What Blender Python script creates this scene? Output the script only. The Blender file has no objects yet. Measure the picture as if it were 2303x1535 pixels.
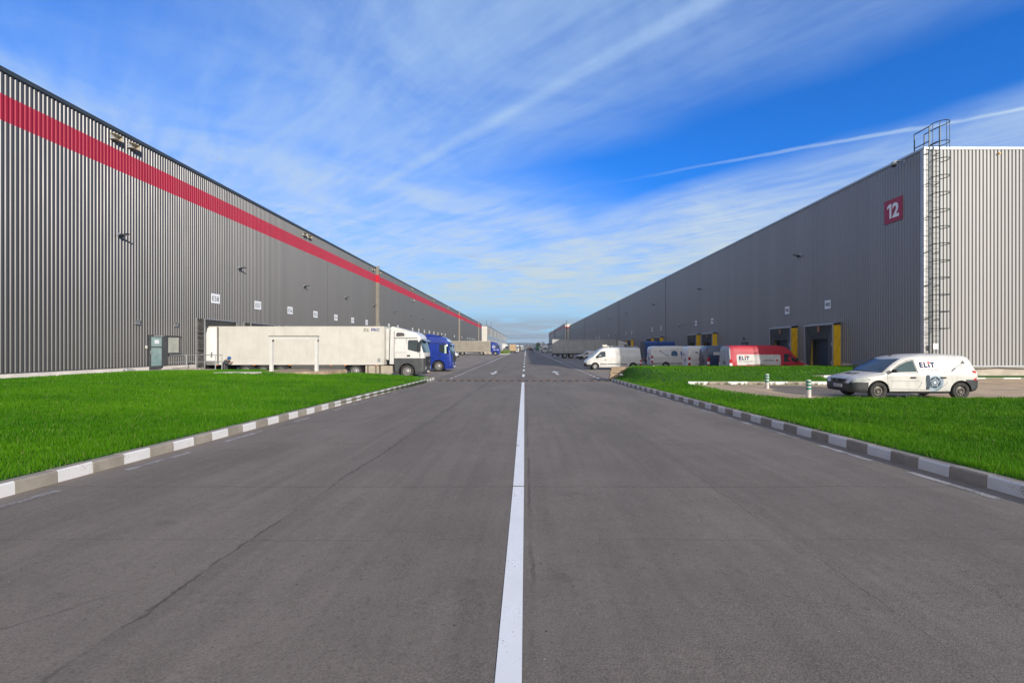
import bpy, bmesh, math, random
import numpy as np
from mathutils import Vector, Matrix
random.seed(7)
rng = np.random.default_rng(11)
R = math.radians
C = bpy.context.scene.collection

# ------------------------------------------------------------------ camera, sky, sun, exposure
HZ, VPX, F = 781.0, 1182.3, 1024.0          # horizon row, vanishing column, focal length (photo pixels)
CAMZ = 2.3
cam = bpy.data.cameras.new("camera")
cam.sensor_width = 36.0
cam.lens = 36.0 * F / 2303.0
cam.shift_x = -(VPX - 1151.5) / 2303.0
cam.shift_y = (HZ - 767.5) / 2303.0
cam.clip_start = 0.05
cam.clip_end = 9000
camo = bpy.data.objects.new("camera", cam)
C.objects.link(camo)
camo.location = (0, 0, CAMZ)
camo.rotation_euler = (R(90), 0, 0)
bpy.context.scene.camera = camo
sc = bpy.context.scene
sc.view_settings.view_transform = 'Standard'
sc.view_settings.look = 'None'
sc.view_settings.gamma = 1
sc.view_settings.exposure = 0.56

SUN = Vector((0.61, -1.0, 0.38)).normalized()      # towards the sun
SUN_EL = math.asin(SUN.z)
SUN_ROT = math.atan2(SUN.x, SUN.y)


class NT:
    """small node-tree writer"""
    def __init__(self, tree):
        self.t = tree
        self.n = tree.nodes
        self.n.clear()

    def node(self, typ, ins=None, **kw):
        nd = self.n.new(typ)
        for k, v in kw.items():
            setattr(nd, k, v)
        for k, v in (ins or {}).items():
            s = nd.inputs[k]
            if hasattr(v, 'links') or isinstance(v, bpy.types.NodeSocket):
                self.t.links.new(v, s)
            else:
                s.default_value = v
        return nd

    def math(self, op, a, b=0.0, c=None, clamp=False):
        nd = self.n.new('ShaderNodeMath')
        nd.operation = op
        nd.use_clamp = clamp
        for i, v in enumerate((a, b) if c is None else (a, b, c)):
            if isinstance(v, bpy.types.NodeSocket):
                self.t.links.new(v, nd.inputs[i])
            else:
                nd.inputs[i].default_value = v
        return nd.outputs[0]

    def mix(self, f, a, b, blend='MIX'):
        nd = self.n.new('ShaderNodeMix')
        nd.data_type = 'RGBA'
        nd.blend_type = blend
        nd.clamp_factor = True
        for s, v in ((nd.inputs[0], f), (nd.inputs[6], a), (nd.inputs[7], b)):
            if isinstance(v, bpy.types.NodeSocket):
                self.t.links.new(v, s)
            elif isinstance(v, (int, float)):
                s.default_value = v
            else:
                s.default_value = (*v[:3], 1)
        return nd.outputs[2]

    def noise(self, vec, scale, detail=3, rough=0.5, dist=0.0, col=False):
        nd = self.n.new('ShaderNodeTexNoise')
        if vec is not None:
            self.t.links.new(vec, nd.inputs['Vector'])
        nd.inputs['Scale'].default_value = scale
        nd.inputs['Detail'].default_value = detail
        nd.inputs['Roughness'].default_value = rough
        nd.inputs['Distortion'].default_value = dist
        return nd.outputs['Color' if col else 'Fac']

    def rampv(self, f, stops):
        nd = self.n.new('ShaderNodeValToRGB')
        self.t.links.new(f, nd.inputs[0])
        cr = nd.color_ramp
        while len(cr.elements) < len(stops):
            cr.elements.new(0.5)
        for e, (p, c) in zip(cr.elements, stops):
            e.position = p
            e.color = (c, c, c, 1) if isinstance(c, (int, float)) else (*c, 1)
        return nd.outputs[0]

    def smooth(self, v, a, b):
        nd = self.n.new('ShaderNodeMapRange')
        nd.interpolation_type = 'SMOOTHSTEP'
        self.t.links.new(v, nd.inputs[0])
        nd.inputs[1].default_value = a
        nd.inputs[2].default_value = b
        return nd.outputs[0]

    def xyz(self, vec):
        nd = self.n.new('ShaderNodeSeparateXYZ')
        self.t.links.new(vec, nd.inputs[0])
        return nd.outputs

    def comb(self, x, y, z):
        nd = self.n.new('ShaderNodeCombineXYZ')
        for i, v in enumerate((x, y, z)):
            if isinstance(v, bpy.types.NodeSocket):
                self.t.links.new(v, nd.inputs[i])
            else:
                nd.inputs[i].default_value = v
        return nd.outputs[0]


def make_world():
    w = bpy.data.worlds.new("World")
    sc.world = w
    w.use_nodes = True
    T = NT(w.node_tree)
    d = T.node('ShaderNodeTexCoord').outputs['Generated']
    sky = T.node('ShaderNodeTexSky', sky_type='NISHITA', sun_disc=False, sun_elevation=SUN_EL, sun_rotation=SUN_ROT,
                 air_density=1.0, dust_density=0.6, ozone_density=2.0, altitude=100)
    base = T.mix(1.0, sky.outputs[0], (0.09, 0.62, 1.45), 'MULTIPLY')
    x, y, z = T.xyz(d)
    zz = T.math('MAXIMUM', z, 0.012)
    px = T.math('DIVIDE', x, zz)
    py = T.math('DIVIDE', y, zz)
    P = T.comb(px, py, 0.0)
    # coordinates along (t) and across (s) the streaks of the high cloud sheet
    s0 = T.math('ADD', T.math('MULTIPLY', px, 0.721), T.math('MULTIPLY', py, 0.693))
    t0 = T.math('SUBTRACT', T.math('MULTIPLY', px, 0.693), T.math('MULTIPLY', py, 0.721))
    wob = T.math('SUBTRACT', T.noise(P, 0.55, 3, 0.5), 0.5)
    s = T.math('ADD', s0, T.math('MULTIPLY', wob, 0.9))
    band = T.rampv(T.math('MULTIPLY', T.math('ADD', s, 1.0), 0.1),
                   [(0.0, 0.05), (0.095, 0.15), (0.15, 0.66), (0.20, 0.66), (0.245, 0.52), (0.28, 0.22), (0.305, 0.0), (0.352, 0.0),
                    (0.372, 0.50), (0.41, 0.85), (0.52, 1.0), (0.90, 1.0)])
    band = T.math('MAXIMUM', band, T.math('MULTIPLY', T.smooth(t0, -1.4, -2.8), 0.8))
    st = T.comb(T.math('MULTIPLY', t0, 0.55), T.math('MULTIPLY', s0, 2.6), 0.0)
    streak = T.noise(st, 1.6, 7, 0.56, 1.2)
    puff = T.noise(P, 1.3, 8, 0.62, 0.6)
    fine = T.noise(T.comb(T.math('MULTIPLY', t0, 1.3), T.math('MULTIPLY', s0, 7.0), 2.0), 2.2, 5, 0.6, 0.3)
    tex = T.math('ADD', T.math('ADD', T.math('MULTIPLY', streak, 0.42), T.math('MULTIPLY', puff, 0.78)), T.math('MULTIPLY', fine, 0.2))
    dens = T.math('MULTIPLY', band, T.smooth(tex, 0.45, 0.92), clamp=True)
    dens = T.math('ADD', T.math('MULTIPLY', dens, 0.70), T.math('MULTIPLY', band, 0.42), clamp=True)
    # two contrails, straight lines in the cloud sheet
    e1 = T.math('ADD', T.math('ABSOLUTE', T.math('SUBTRACT', s0, 1.294)), T.math('MULTIPLY', T.math('SUBTRACT', fine, 0.5), 0.05))
    w1 = T.math('MULTIPLY', T.smooth(e1, 0.062, 0.006), T.smooth(t0, -3.9, -1.2))
    w1 = T.math('MULTIPLY', w1, T.math('ADD', 0.03, T.math('MULTIPLY', puff, 0.45)))
    q = T.math('ADD', T.math('MULTIPLY', px, 0.477), T.math('MULTIPLY', py, 0.879))
    e2 = T.math('ADD', T.math('ABSOLUTE', T.math('ADD', T.math('SUBTRACT', q, 2.68), T.math('MULTIPLY', T.math('SUBTRACT', puff, 0.5), 0.09))), T.math('MULTIPLY', T.math('SUBTRACT', fine, 0.5), 0.05))
    w2 = T.math('MULTIPLY', T.smooth(e2, 0.036, 0.004), T.smooth(px, 0.3, 1.7))
    w2 = T.math('MULTIPLY', w2, T.math('ADD', 0.18, T.math('MULTIPLY', puff, 0.5)))
    dens = T.math('ADD', dens, T.math('MAXIMUM', w1, w2), clamp=True)
    # near the horizon the sheet thins out to clear pale air
    dens = T.math('MULTIPLY', dens, T.smooth(z, 0.04, 0.11))
    cloud = T.mix(T.smooth(z, 0.10, 0.45), (4.0, 4.5, 4.8), (2.7, 3.85, 5.6))
    col = T.mix(dens, base, cloud)
    # pale clear air low down, and grey flat clouds just over the skyline
    air = T.math('MULTIPLY', T.smooth(z, 0.30, 0.0), 0.72)
    col = T.mix(air, col, (2.7, 3.8, 4.3))
    low = T.noise(T.comb(T.math('DIVIDE', x, 1.0), T.math('MULTIPLY', z, 7.0), y), 7.0, 5, 0.55, 0.2)
    lowm = T.math('MULTIPLY', T.math('MULTIPLY', T.smooth(z, 0.082, 0.045), T.smooth(low, 0.34, 0.52)), 0.9)
    col = T.mix(lowm, col, (2.15, 2.5, 2.95))
    puf2 = T.math('MULTIPLY', T.math('MULTIPLY', T.smooth(z, 0.25, 0.17), T.smooth(z, 0.12, 0.17)), T.smooth(low, 0.60, 0.74))
    col = T.mix(T.math('MULTIPLY', puf2, 0.5), col, (2.6, 3.2, 4.2))
    # a broad bright veil added over unseen sky behind the camera as fill light
    fill_veil = T.math('MULTIPLY', T.smooth(y, 0.12, -0.45), T.math('ADD', 0.62, T.math('MULTIPLY', puff, 0.4)), clamp=True)
    col = T.mix(fill_veil, col, (6.2, 5.9, 5.5))
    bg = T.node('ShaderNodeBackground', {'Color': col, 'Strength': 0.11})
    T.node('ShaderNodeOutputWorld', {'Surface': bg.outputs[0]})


make_world()
sl = bpy.data.lights.new("sun", 'SUN')
sl.energy = 3.4
sl.angle = R(0.55)
sl.color = (1.0, 0.93, 0.83)
so = bpy.data.objects.new("sun", sl)
C.objects.link(so)
so.rotation_euler = SUN.to_track_quat('Z', 'Y').to_euler()
so.location = (60, -100, 60)


# ------------------------------------------------------------------ terrain heights
def road_z(y):
    return 0.0205 * max(0.0, 32.0 - max(y, -30.0))


def smst(a, b, v):
    t = min(1.0, max(0.0, (v - a) / (b - a)))
    return t * t * (3 - 2 * t)


def kerb_left_x(y):
    return -6.1 - 0.45 * (y - 5.0) / 28.0


KERB_R = 5.78


def lawn_left_z(x, y):
    kt = road_z(y) + 0.15
    T_ = 0.86 - 0.16 * smst(26, 32, y)
    t = min(1.0, max(0.0, (kerb_left_x(y) - 0.2 - x) / 9.0))
    return kt + (T_ - kt) * t ** 0.85


LOT = [(8.0, 22.4), (8.25, 21.3), (8.35, 19.8), (8.6, 18.2), (9.0, 16.9), (9.5, 16.15), (10.2, 16.1), (11.2, 16.45), (13, 16.2), (60, 16.2),
       (60, 25.6), (22.7, 25.6), (22.6, 26.35), (16.3, 26.35), (15.9, 25.9), (16.4, 25.4), (15.6, 22.45)]


def in_poly(x, y, poly):
    c = False
    j = len(poly) - 1
    for i in range(len(poly)):
        xi, yi = poly[i]
        xj, yj = poly[j]
        if (yi > y) != (yj > y) and x < (xj - xi) * (y - yi) / (yj - yi) + xi:
            c = not c
        j = i
    return c


def lot_z(y):
    return 0.42 + 0.022 * max(0.0, y - 20.0)


def lawn_right_z(x, y):
    kt = road_z(y) + 0.15
    B = 0.47 + 0.53 * smst(21.5, 30.0, y)
    k = smst(0, 1, (x - KERB_R - 0.15) / (2.4 - 1.1 * smst(25, 29.5, y)))
    z = kt + (B - kt) * k
    if in_poly(x, y, LOT):
        z = min(z, lot_z(y) - 0.04)
    return z


# ------------------------------------------------------------------ object helpers
class MB:
    """collects shapes for ONE mesh object"""
    def __init__(self):
        self.v = []
        self.f = []
        self.m = []

    def add(self, vs, fs, m=0):
        o = len(self.v)
        self.v += [tuple(p) for p in vs]
        for f in fs:
            self.f.append(tuple(i + o for i in f))
            self.m.append(m)

    def box(self, x0, x1, y0, y1, z0, z1, m=0):
        if x0 > x1: x0, x1 = x1, x0
        if y0 > y1: y0, y1 = y1, y0
        if z0 > z1: z0, z1 = z1, z0
        vs = [(x, y, z) for x in (x0, x1) for y in (y0, y1) for z in (z0, z1)]
        self.add(vs, [(0, 1, 3, 2), (4, 6, 7, 5), (0, 4, 5, 1), (2, 3, 7, 6), (0, 2, 6, 4), (1, 5, 7, 3)], m)

    def prism(self, pts, off, m=0):
        """closed prism from a 3D polygon and an offset vector"""
        n = len(pts)
        off = Vector(off)
        pts = [Vector(p) for p in pts]
        nrm = Vector((0, 0, 0))
        for i in range(n):
            nrm += pts[i].cross(pts[(i + 1) % n])
        if nrm.dot(off) > 0:
            pts = pts[::-1]
        vs = pts + [p + off for p in pts]
        fs = [tuple(range(n)), tuple(range(2 * n - 1, n - 1, -1))]
        for i in range(n):
            j = (i + 1) % n
            fs.append((i, i + n, j + n, j))
        self.add(vs, fs, m)

    def tube(self, path, r, n=8, m=0, closed=False):
        path = [Vector(p) for p in path]
        k = len(path)
        base = len(self.v)
        rings = []
        up = Vector((0, 0, 1))
        for i, p in enumerate(path):
            if closed:
                d = path[(i + 1) % k] - path[i - 1]
            else:
                d = path[min(i + 1, k - 1)] - path[max(i - 1, 0)]
            d.normalize()
            a = d.cross(up)
            if a.length < 1e-3:
                a = d.cross(Vector((0, 1, 0)))
            a.normalize()
            b = d.cross(a)
            rr = r[i] if isinstance(r, (list, tuple)) else r
            rings.append([p + (a * math.cos(2 * math.pi * j / n) + b * math.sin(2 * math.pi * j / n)) * rr for j in range(n)])
        vs = [q for ring in rings for q in ring]
        fs = []
        for i in range(k if closed else k - 1):
            i2 = (i + 1) % k
            for j in range(n):
                j2 = (j + 1) % n
                fs.append((i * n + j, i * n + j2, i2 * n + j2, i2 * n + j))
        if not closed:
            fs.append(tuple(range(n - 1, -1, -1)))
            fs.append(tuple((k - 1) * n + j for j in range(n)))
        self.add(vs, fs, m)

    def lathe(self, prof, c=(0, 0, 0), axis='y', n=28, m=0, cap=True):
        """prof: list of (radius, position along axis)"""
        vs = []
        for r, a in prof:
            for j in range(n):
                t = 2 * math.pi * j / n
                u, w = r * math.cos(t), r * math.sin(t)
                if axis == 'y':
                    vs.append((c[0] + u, c[1] + a, c[2] + w))
                elif axis == 'z':
                    vs.append((c[0] + u, c[1] + w, c[2] + a))
                else:
                    vs.append((c[0] + a, c[1] + u, c[2] + w))
        fs = []
        for i in range(len(prof) - 1):
            for j in range(n):
                j2 = (j + 1) % n
                fs.append((i * n + j, i * n + j2, (i + 1) * n + j2, (i + 1) * n + j))
        if cap:
            fs.append(tuple(range(n - 1, -1, -1)))
            fs.append(tuple((len(prof) - 1) * n + j for j in range(n)))
        self.add(vs, fs, m)

    def mesh(self, name, mats, smooth=None, bevel=0.0):
        me = bpy.data.meshes.new(name)
        me.from_pydata(self.v, [], self.f)
        for m in (mats if isinstance(mats, (list, tuple)) else [mats]):
            me.materials.append(m)
        me.polygons.foreach_set('material_index', self.m)
        bm = bmesh.new()
        bm.from_mesh(me)
        bmesh.ops.recalc_face_normals(bm, faces=bm.faces)
        if bevel:
            es = [e for e in bm.edges if len(e.link_faces) == 2 and e.calc_face_angle(0) > 0.5]
            bmesh.ops.bevel(bm, geom=es, offset=bevel, segments=2, affect='EDGES', clamp_overlap=True)
        bm.to_mesh(me)
        bm.free()
        if smooth is not None:
            me.polygons.foreach_set('use_smooth', [True] * len(me.polygons))
            me.set_sharp_from_angle(angle=R(smooth))
        me.update()
        return me

    def build(self, name, mats, parent=None, smooth=None, bevel=0.0, loc=None):
        o = bpy.data.objects.new(name, self.mesh(name, mats, smooth, bevel))
        C.objects.link(o)
        if parent is not None:
            o.parent = parent
        if loc is not None:
            o.location = loc
        return o


def tag(o, label, cat, group=None):
    o['label'] = label
    o['category'] = cat
    if group:
        o['group'] = group
    return o


def thing(name, label, cat, loc=(0, 0, 0), rz=0.0, group=None, scale=1.0):
    o = bpy.data.objects.new(name, None)
    C.objects.link(o)
    o.location = loc
    o.rotation_euler = (0, 0, rz)
    o.scale = (scale,) * 3
    o.empty_display_size = 0.3
    return tag(o, label, cat, group)


def setting(o, kind='structure'):
    o['kind'] = kind
    return o


def dup(root, loc=None, rz=None, label=None, group=None, name=None):
    r = root.copy()
    C.objects.link(r)
    if loc is not None: r.location = loc
    if rz is not None: r.rotation_euler = (0, 0, rz)
    if label: r['label'] = label
    if group: r['group'] = group
    for ch in list(root.children):
        c = ch.copy()
        C.objects.link(c)
        c.parent = r
        for g in list(ch.children):
            d = g.copy()
            C.objects.link(d)
            d.parent = c
    return r


def text_geo(s, size, bold=0.0):
    """verts (u, v, depth) and faces of a line of lettering, lower left at 0, 0"""
    cu = bpy.data.curves.new('txt', 'FONT')
    cu.body = s
    cu.size = size
    cu.offset = bold * size
    cu.extrude = 0.0025
    cu.resolution_u = 3
    ob = bpy.data.objects.new('txt', cu)
    C.objects.link(ob)
    dg = bpy.context.evaluated_depsgraph_get()
    me = bpy.data.meshes.new_from_object(ob.evaluated_get(dg))
    vs = [tuple(v.co) for v in me.vertices]
    fs = [tuple(p.vertices) for p in me.polygons]
    bpy.data.objects.remove(ob)
    bpy.data.curves.remove(cu)
    bpy.data.meshes.remove(me)
    x0 = min(v[0] for v in vs)
    x1 = max(v[0] for v in vs)
    y0 = min(v[1] for v in vs)
    y1 = max(v[1] for v in vs)
    return [(v[0] - x0, v[1] - y0, v[2]) for v in vs], fs, x1 - x0, y1 - y0


def put_text(mb, s, height, origin, udir, vdir, bold=0.0, width=None, m=0, center=True, conform=None):
    """lettering of that cap height on the plane origin/udir/vdir, or bent through conform(u, v, d)"""
    vs, fs, w, h = text_geo(s, height * 1.4, bold)
    k = height / h
    ku = (width / w) if width else k
    W, H = w * ku, h * k
    out = []
    U, V = Vector(udir).normalized(), Vector(vdir).normalized()
    N = U.cross(V)
    for a, b, d in vs:
        u = a * ku - (W / 2 if center else 0)
        v = b * k - (H / 2 if center else 0)
        if conform:
            out.append(conform(u, v, d))
        else:
            out.append(Vector(origin) + U * u + V * v + N * d)
    mb.add(out, fs, m)
    return W


# ------------------------------------------------------------------ materials
def srgb(r, g, b):
    f = lambda c: (c / 12.92 if c <= 0.04045 else ((c + 0.055) / 1.055) ** 2.4)
    return (f(r / 255), f(g / 255), f(b / 255))


def new_mat(name):
    m = bpy.data.materials.new(name)
    m.use_nodes = True
    return m, NT(m.node_tree)


def pos(T):
    return T.node('ShaderNodeNewGeometry').outputs['Position']


def objc(T):
    return T.node('ShaderNodeTexCoord').outputs['Object']


def finish(T, col, rough=0.6, metal=0.0, bump=None, bstr=0.2, bdist=0.01, **kw):
    ins = {'Base Color': col if isinstance(col, bpy.types.NodeSocket) else (*col, 1), 'Roughness': rough, 'Metallic': metal}
    ins.update(kw)
    if bump is not None:
        b = T.node('ShaderNodeBump', {'Height': bump, 'Strength': bstr, 'Distance': bdist})
        ins['Normal'] = b.outputs[0]
    p = T.node('ShaderNodeBsdfPrincipled', ins)
    T.node('ShaderNodeOutputMaterial', {'Surface': p.outputs[0]})


_mc = {}


def plain(name, col, rough=0.6, metal=0.0, var=0.12, scale=3.0, coat=0.0, dirt=0.0):
    """paint, plastic, metal, rubber: a base colour with blotchy wear"""
    if name in _mc:
        return _mc[name]
    m, T = new_mat(name)
    v = objc(T)
    n = T.noise(v, scale, 5, 0.6)
    dark = tuple(c * (1 - var) for c in col)
    lite = tuple(min(1, c * (1 + var)) for c in col)
    c = T.mix(T.smooth(n, 0.3, 0.7), dark, lite)
    if dirt:
        d = T.noise(T.node('ShaderNodeMapping', {'Vector': v, 'Scale': (1, 1, 0.35)}).outputs[0], scale * 2.2, 6, 0.65)
        c = T.mix(T.math('MULTIPLY', T.smooth(d, 0.48, 0.75), dirt), c, (0.20, 0.165, 0.12))
    r = T.math('ADD', rough - 0.06, T.math('MULTIPLY', n, 0.12))
    finish(T, c, r, metal, **({'Coat Weight': coat, 'Coat Roughness': 0.08} if coat else {}))
    _mc[name] = m
    return m


def cladding(name, col, rough=0.42, metal=0.55):
    if name in _mc:
        return _mc[name]
    m, T = new_mat(name)
    p = pos(T)
    x, y, z = T.xyz(p)
    # sheets about a metre wide differ a touch, faint runs down the sheet
    q = T.math('FLOOR', T.math('DIVIDE', T.math('ADD', x, y), 1.035))
    wn = T.node('ShaderNodeTexWhiteNoise', {'W': q}, noise_dimensions='1D').outputs['Value']
    run = T.noise(T.comb(T.math('MULTIPLY', x, 3), T.math('MULTIPLY', y, 3), T.math('MULTIPLY', z, 0.25)), 1.0, 4, 0.6)
    f = T.math('ADD', T.math('MULTIPLY', wn, 0.09), T.math('MULTIPLY', run, 0.2))
    k = T.math('ADD', 0.86, f)
    c = T.node('ShaderNodeVectorMath', {0: col, 1: T.comb(k, k, k)}, operation='MULTIPLY').outputs[0]
    r = T.math('ADD', rough - 0.08, T.math('MULTIPLY', run, 0.16))
    finish(T, c, r, metal)
    _mc[name] = m
    return m


def concrete(name, col, sc_=1.5, stain=0.35):
    if name in _mc:
        return _mc[name]
    m, T = new_mat(name)
    p = pos(T)
    n = T.noise(p, sc_, 6, 0.65)
    g = T.noise(p, sc_ * 40, 3, 0.6)
    c = T.mix(T.smooth(n, 0.3, 0.75), tuple(a * (1 - stain) for a in col), tuple(a * 1.08 for a in col))
    c = T.mix(T.math('MULTIPLY', T.smooth(g, 0.55, 0.75), 0.25), c, tuple(a * 0.5 for a in col))
    finish(T, c, 0.85, bump=g, bstr=0.25, bdist=0.01)
    _mc[name] = m
    return m


def asphalt(name, a, b, cracks=True, warm=None):
    if name in _mc:
        return _mc[name]
    m, T = new_mat(name)
    p = pos(T)
    x, y, z = T.xyz(p)
    big = T.noise(T.comb(T.math('MULTIPLY', x, 0.55), T.math('MULTIPLY', y, 0.16), 0), 1.0, 5, 0.6, 0.4)
    mid = T.noise(p, 1.7, 5, 0.65)
    grain = T.noise(p, 85, 3, 0.7)
    grit = T.noise(p, 28, 2, 0.6)
    track = T.noise(T.comb(T.math('MULTIPLY', x, 7.0), T.math('MULTIPLY', y, 0.22), 3.0), 1.0, 3, 0.55, 0.5)
    f = T.math('ADD', T.math('MULTIPLY', big, 0.55), T.math('ADD', T.math('MULTIPLY', mid, 0.25), T.math('MULTIPLY', track, 0.25)))
    c = T.mix(T.smooth(f, 0.38, 0.68), a, b)
    c = T.mix(T.math('MULTIPLY', T.smooth(grain, 0.42, 0.72), 0.35), c, tuple(v * 1.5 for v in b))
    c = T.mix(T.math('MULTIPLY', T.smooth(grain, 0.55, 0.28), 0.40), c, tuple(v * 0.45 for v in a))
    c = T.mix(T.math('MULTIPLY', T.smooth(grit, 0.55, 0.72), 0.38), c, tuple(v * 0.55 for v in a))
    peb = T.node('ShaderNodeTexVoronoi', {'Vector': p, 'Scale': 9.0, 'Randomness': 1.0})
    pr = T.xyz(peb.outputs['Color'])[0]
    c = T.mix(T.math('MULTIPLY', T.smooth(peb.outputs['Distance'], 0.075, 0.03), T.smooth(pr, 0.86, 0.88)), c, (0.36, 0.31, 0.26))
    c = T.mix(T.math('MULTIPLY', T.smooth(peb.outputs['Distance'], 0.10, 0.04), T.smooth(pr, 0.13, 0.11)), c, (0.02, 0.02, 0.02))
    grit2 = T.noise(p, 13, 4, 0.75)
    c = T.mix(T.math('MULTIPLY', T.smooth(grit2, 0.54, 0.70), 0.22), c, tuple(v * 1.45 for v in b))
    c = T.mix(T.math('MULTIPLY', T.smooth(grit2, 0.46, 0.30), 0.22), c, tuple(v * 0.6 for v in a))
    oil = T.noise(p, 2.6, 2, 0.4)
    c = T.mix(T.math('MULTIPLY', T.smooth(oil, 0.72, 0.78), 0.22), c, tuple(v * 0.45 for v in a))
    dust = T.noise(T.comb(T.math('MULTIPLY', x, 0.35), T.math('MULTIPLY', y, 0.8), 9.0), 1.0, 4, 0.6, 0.8)
    c = T.mix(T.math('MULTIPLY', T.smooth(dust, 0.5, 0.75), 0.30), c, warm or (0.155, 0.128, 0.108))
    if cracks:
        # windblown grit gathers along the foot of both kerbs
        foot = T.math('MINIMUM', T.math('ABSOLUTE', T.math('ADD', T.math('ADD', x, 6.02), T.math('MULTIPLY', y, 0.01607))), T.math('ABSOLUTE', T.math('SUBTRACT', x, 5.78)))
        foot = T.math('ADD', foot, T.math('MULTIPLY', T.math('SUBTRACT', mid, 0.5), 0.22))
        c = T.mix(T.math('MULTIPLY', T.math('MULTIPLY', T.smooth(foot, 0.13, 0.01), T.smooth(y, 33.0, 32.0)), 0.75), c, (0.22, 0.165, 0.115))
        c = T.mix(T.math('MULTIPLY', T.math('MULTIPLY', T.smooth(foot, 0.9, 0.1), T.smooth(y, 33.0, 32.0)), 0.16), c, (0.26, 0.21, 0.16))
    h = grain
    if cracks:
        n1 = T.math('SUBTRACT', T.noise(p, 5.0, 5, 0.7), 0.5)
        n2 = T.math('SUBTRACT', T.noise(p, 0.6, 2, 0.5), 0.5)
        ragged = T.math('ADD', T.math('MULTIPLY', n1, 0.10), T.math('MULTIPLY', n2, 0.12))

        def line(coord, at, wdt, amt, wig=1.0, along=None):
            e = T.math('ABSOLUTE', T.math('SUBTRACT', T.math('ADD', coord, T.math('MULTIPLY', ragged, wig)), at))
            k = T.math('MULTIPLY', T.smooth(e, wdt, wdt * 0.25), amt)
            return k
        vis = T.smooth(T.noise(p, 0.9, 3, 0.6), 0.35, 0.6)
        ks = [T.math('MULTIPLY', line(x, -2.46, 0.024, 0.58, 1.8), T.math('ADD', 0.15, vis, clamp=True)),
              line(x, -2.40, 0.16, 0.12, 1.8), T.math('MULTIPLY', line(x, 2.38, 0.011, 0.32, 1.2), vis), T.math('MULTIPLY', line(x, 0.035, 0.025, 0.4, 0.8), vis),
              T.math('MULTIPLY', line(y, 5.77, 0.011, 0.62, 0.8), 1.0), T.math('MULTIPLY', line(y, 11.3, 0.012, 0.3, 0.7), vis),
              T.math('MULTIPLY', line(y, 8.6, 0.014, 0.35, 0.9), vis), T.math('MULTIPLY', line(y, 4.1, 0.008, 0.45, 0.7), vis)]
        crk = T.node('ShaderNodeTexVoronoi', {'Vector': T.node('ShaderNodeVectorMath', {0: p, 1: T.comb(n1, n1, 0.0)}, operation='ADD').outputs[0],
                                              'Scale': 0.33}, feature='DISTANCE_TO_EDGE').outputs['Distance']
        ks.append(T.math('MULTIPLY', T.math('MULTIPLY', T.smooth(crk, 0.006, 0.001), T.smooth(T.noise(p, 0.25, 2, 0.5), 0.52, 0.62)), 0.35))
        tot = ks[0]
        for k in ks[1:]:
            tot = T.math('MAXIMUM', tot, k)
        c = T.mix(tot, c, (0.022, 0.020, 0.018))
        h = T.math('SUBTRACT', grain, T.math('MULTIPLY', tot, 2.0))
    finish(T, c, 0.88, bump=h, bstr=0.55, bdist=0.006)
    _mc[name] = m
    return m


def worn_paint(name, col, wear=0.3, under=(0.085, 0.08, 0.076)):
    if name in _mc:
        return _mc[name]
    m, T = new_mat(name)
    p = pos(T)
    x, y, z = T.xyz(p)
    g = T.noise(p, 55, 4, 0.7)
    s = T.noise(T.comb(T.math('MULTIPLY', x, 60), T.math('MULTIPLY', y, 3.0), 0), 1.0, 4, 0.7)
    n = T.noise(p, 2.3, 4, 0.6)
    k = T.math('ADD', T.math('ADD', T.math('MULTIPLY', g, 0.45), T.math('MULTIPLY', n, 0.35)), T.math('MULTIPLY', s, 0.2))
    c = T.mix(T.smooth(n, 0.3, 0.7), tuple(a * 0.9 for a in col), col)
    c = T.mix(T.smooth(k, 0.62 - wear * 0.5, 0.70 - wear * 0.35), c, under)
    finish(T, c, 0.7, bump=g, bstr=0.2, bdist=0.003)
    _mc[name] = m
    return m


def glass(name, col=(0.02, 0.03, 0.035), rough=0.06):
    if name in _mc:
        return _mc[name]
    m, T = new_mat(name)
    n = T.noise(objc(T), 1.6, 3, 0.5)
    c = T.mix(n, tuple(a * 0.6 for a in col), tuple(a * 1.5 for a in col))
    finish(T, c, rough, 0.0, **{'Specular IOR Level': 0.9})
    _mc[name] = m
    return m


WHITE = plain('white_paint', (0.62, 0.61, 0.585), 0.32, 0, 0.04, 1.5, 0.5, 0.10)
WHITE_DIRTY = plain('dusty_white_paint', (0.58, 0.565, 0.535), 0.38, 0, 0.06, 1.8, 0.3, 0.28)
CREAM = plain('cream_panel', (0.57, 0.545, 0.495), 0.45, 0, 0.05, 1.1, 0.1, 0.14)
BLUE = plain('deep_blue_paint', (0.010, 0.032, 0.24), 0.28, 0, 0.08, 1.5, 0.6, 0.03)
NAVY = plain('dark_navy_paint', (0.012, 0.022, 0.055), 0.3, 0, 0.1, 1.5, 0.5, 0.08)
REDV = plain('red_van_paint', (0.42, 0.012, 0.032), 0.55, 0, 0.06, 1.2, 0.1, 0.03)
DKGREY = plain('dark_grey_plastic', (0.055, 0.058, 0.063), 0.55, 0, 0.15, 2.0, 0, 0.12)
BUMPER = plain('bumper_plastic', (0.030, 0.032, 0.036), 0.5, 0, 0.2, 3.0, 0, 0.12)
BLACK = plain('black_rubber', (0.016, 0.016, 0.017), 0.75, 0, 0.2, 4.0)
TYRE = plain('tyre_rubber', (0.030, 0.029, 0.028), 0.85, 0, 0.25, 6.0, 0, 0.30)
STEEL = plain('galvanised_steel', (0.42, 0.43, 0.44), 0.45, 0.6, 0.12, 6.0)
DKSTEEL = plain('dark_steel', (0.03, 0.045, 0.055), 0.45, 0.5, 0.15, 6.0)
RIM = plain('steel_rim', (0.34, 0.33, 0.32), 0.4, 0.5, 0.15, 5.0, 0, 0.35)
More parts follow.
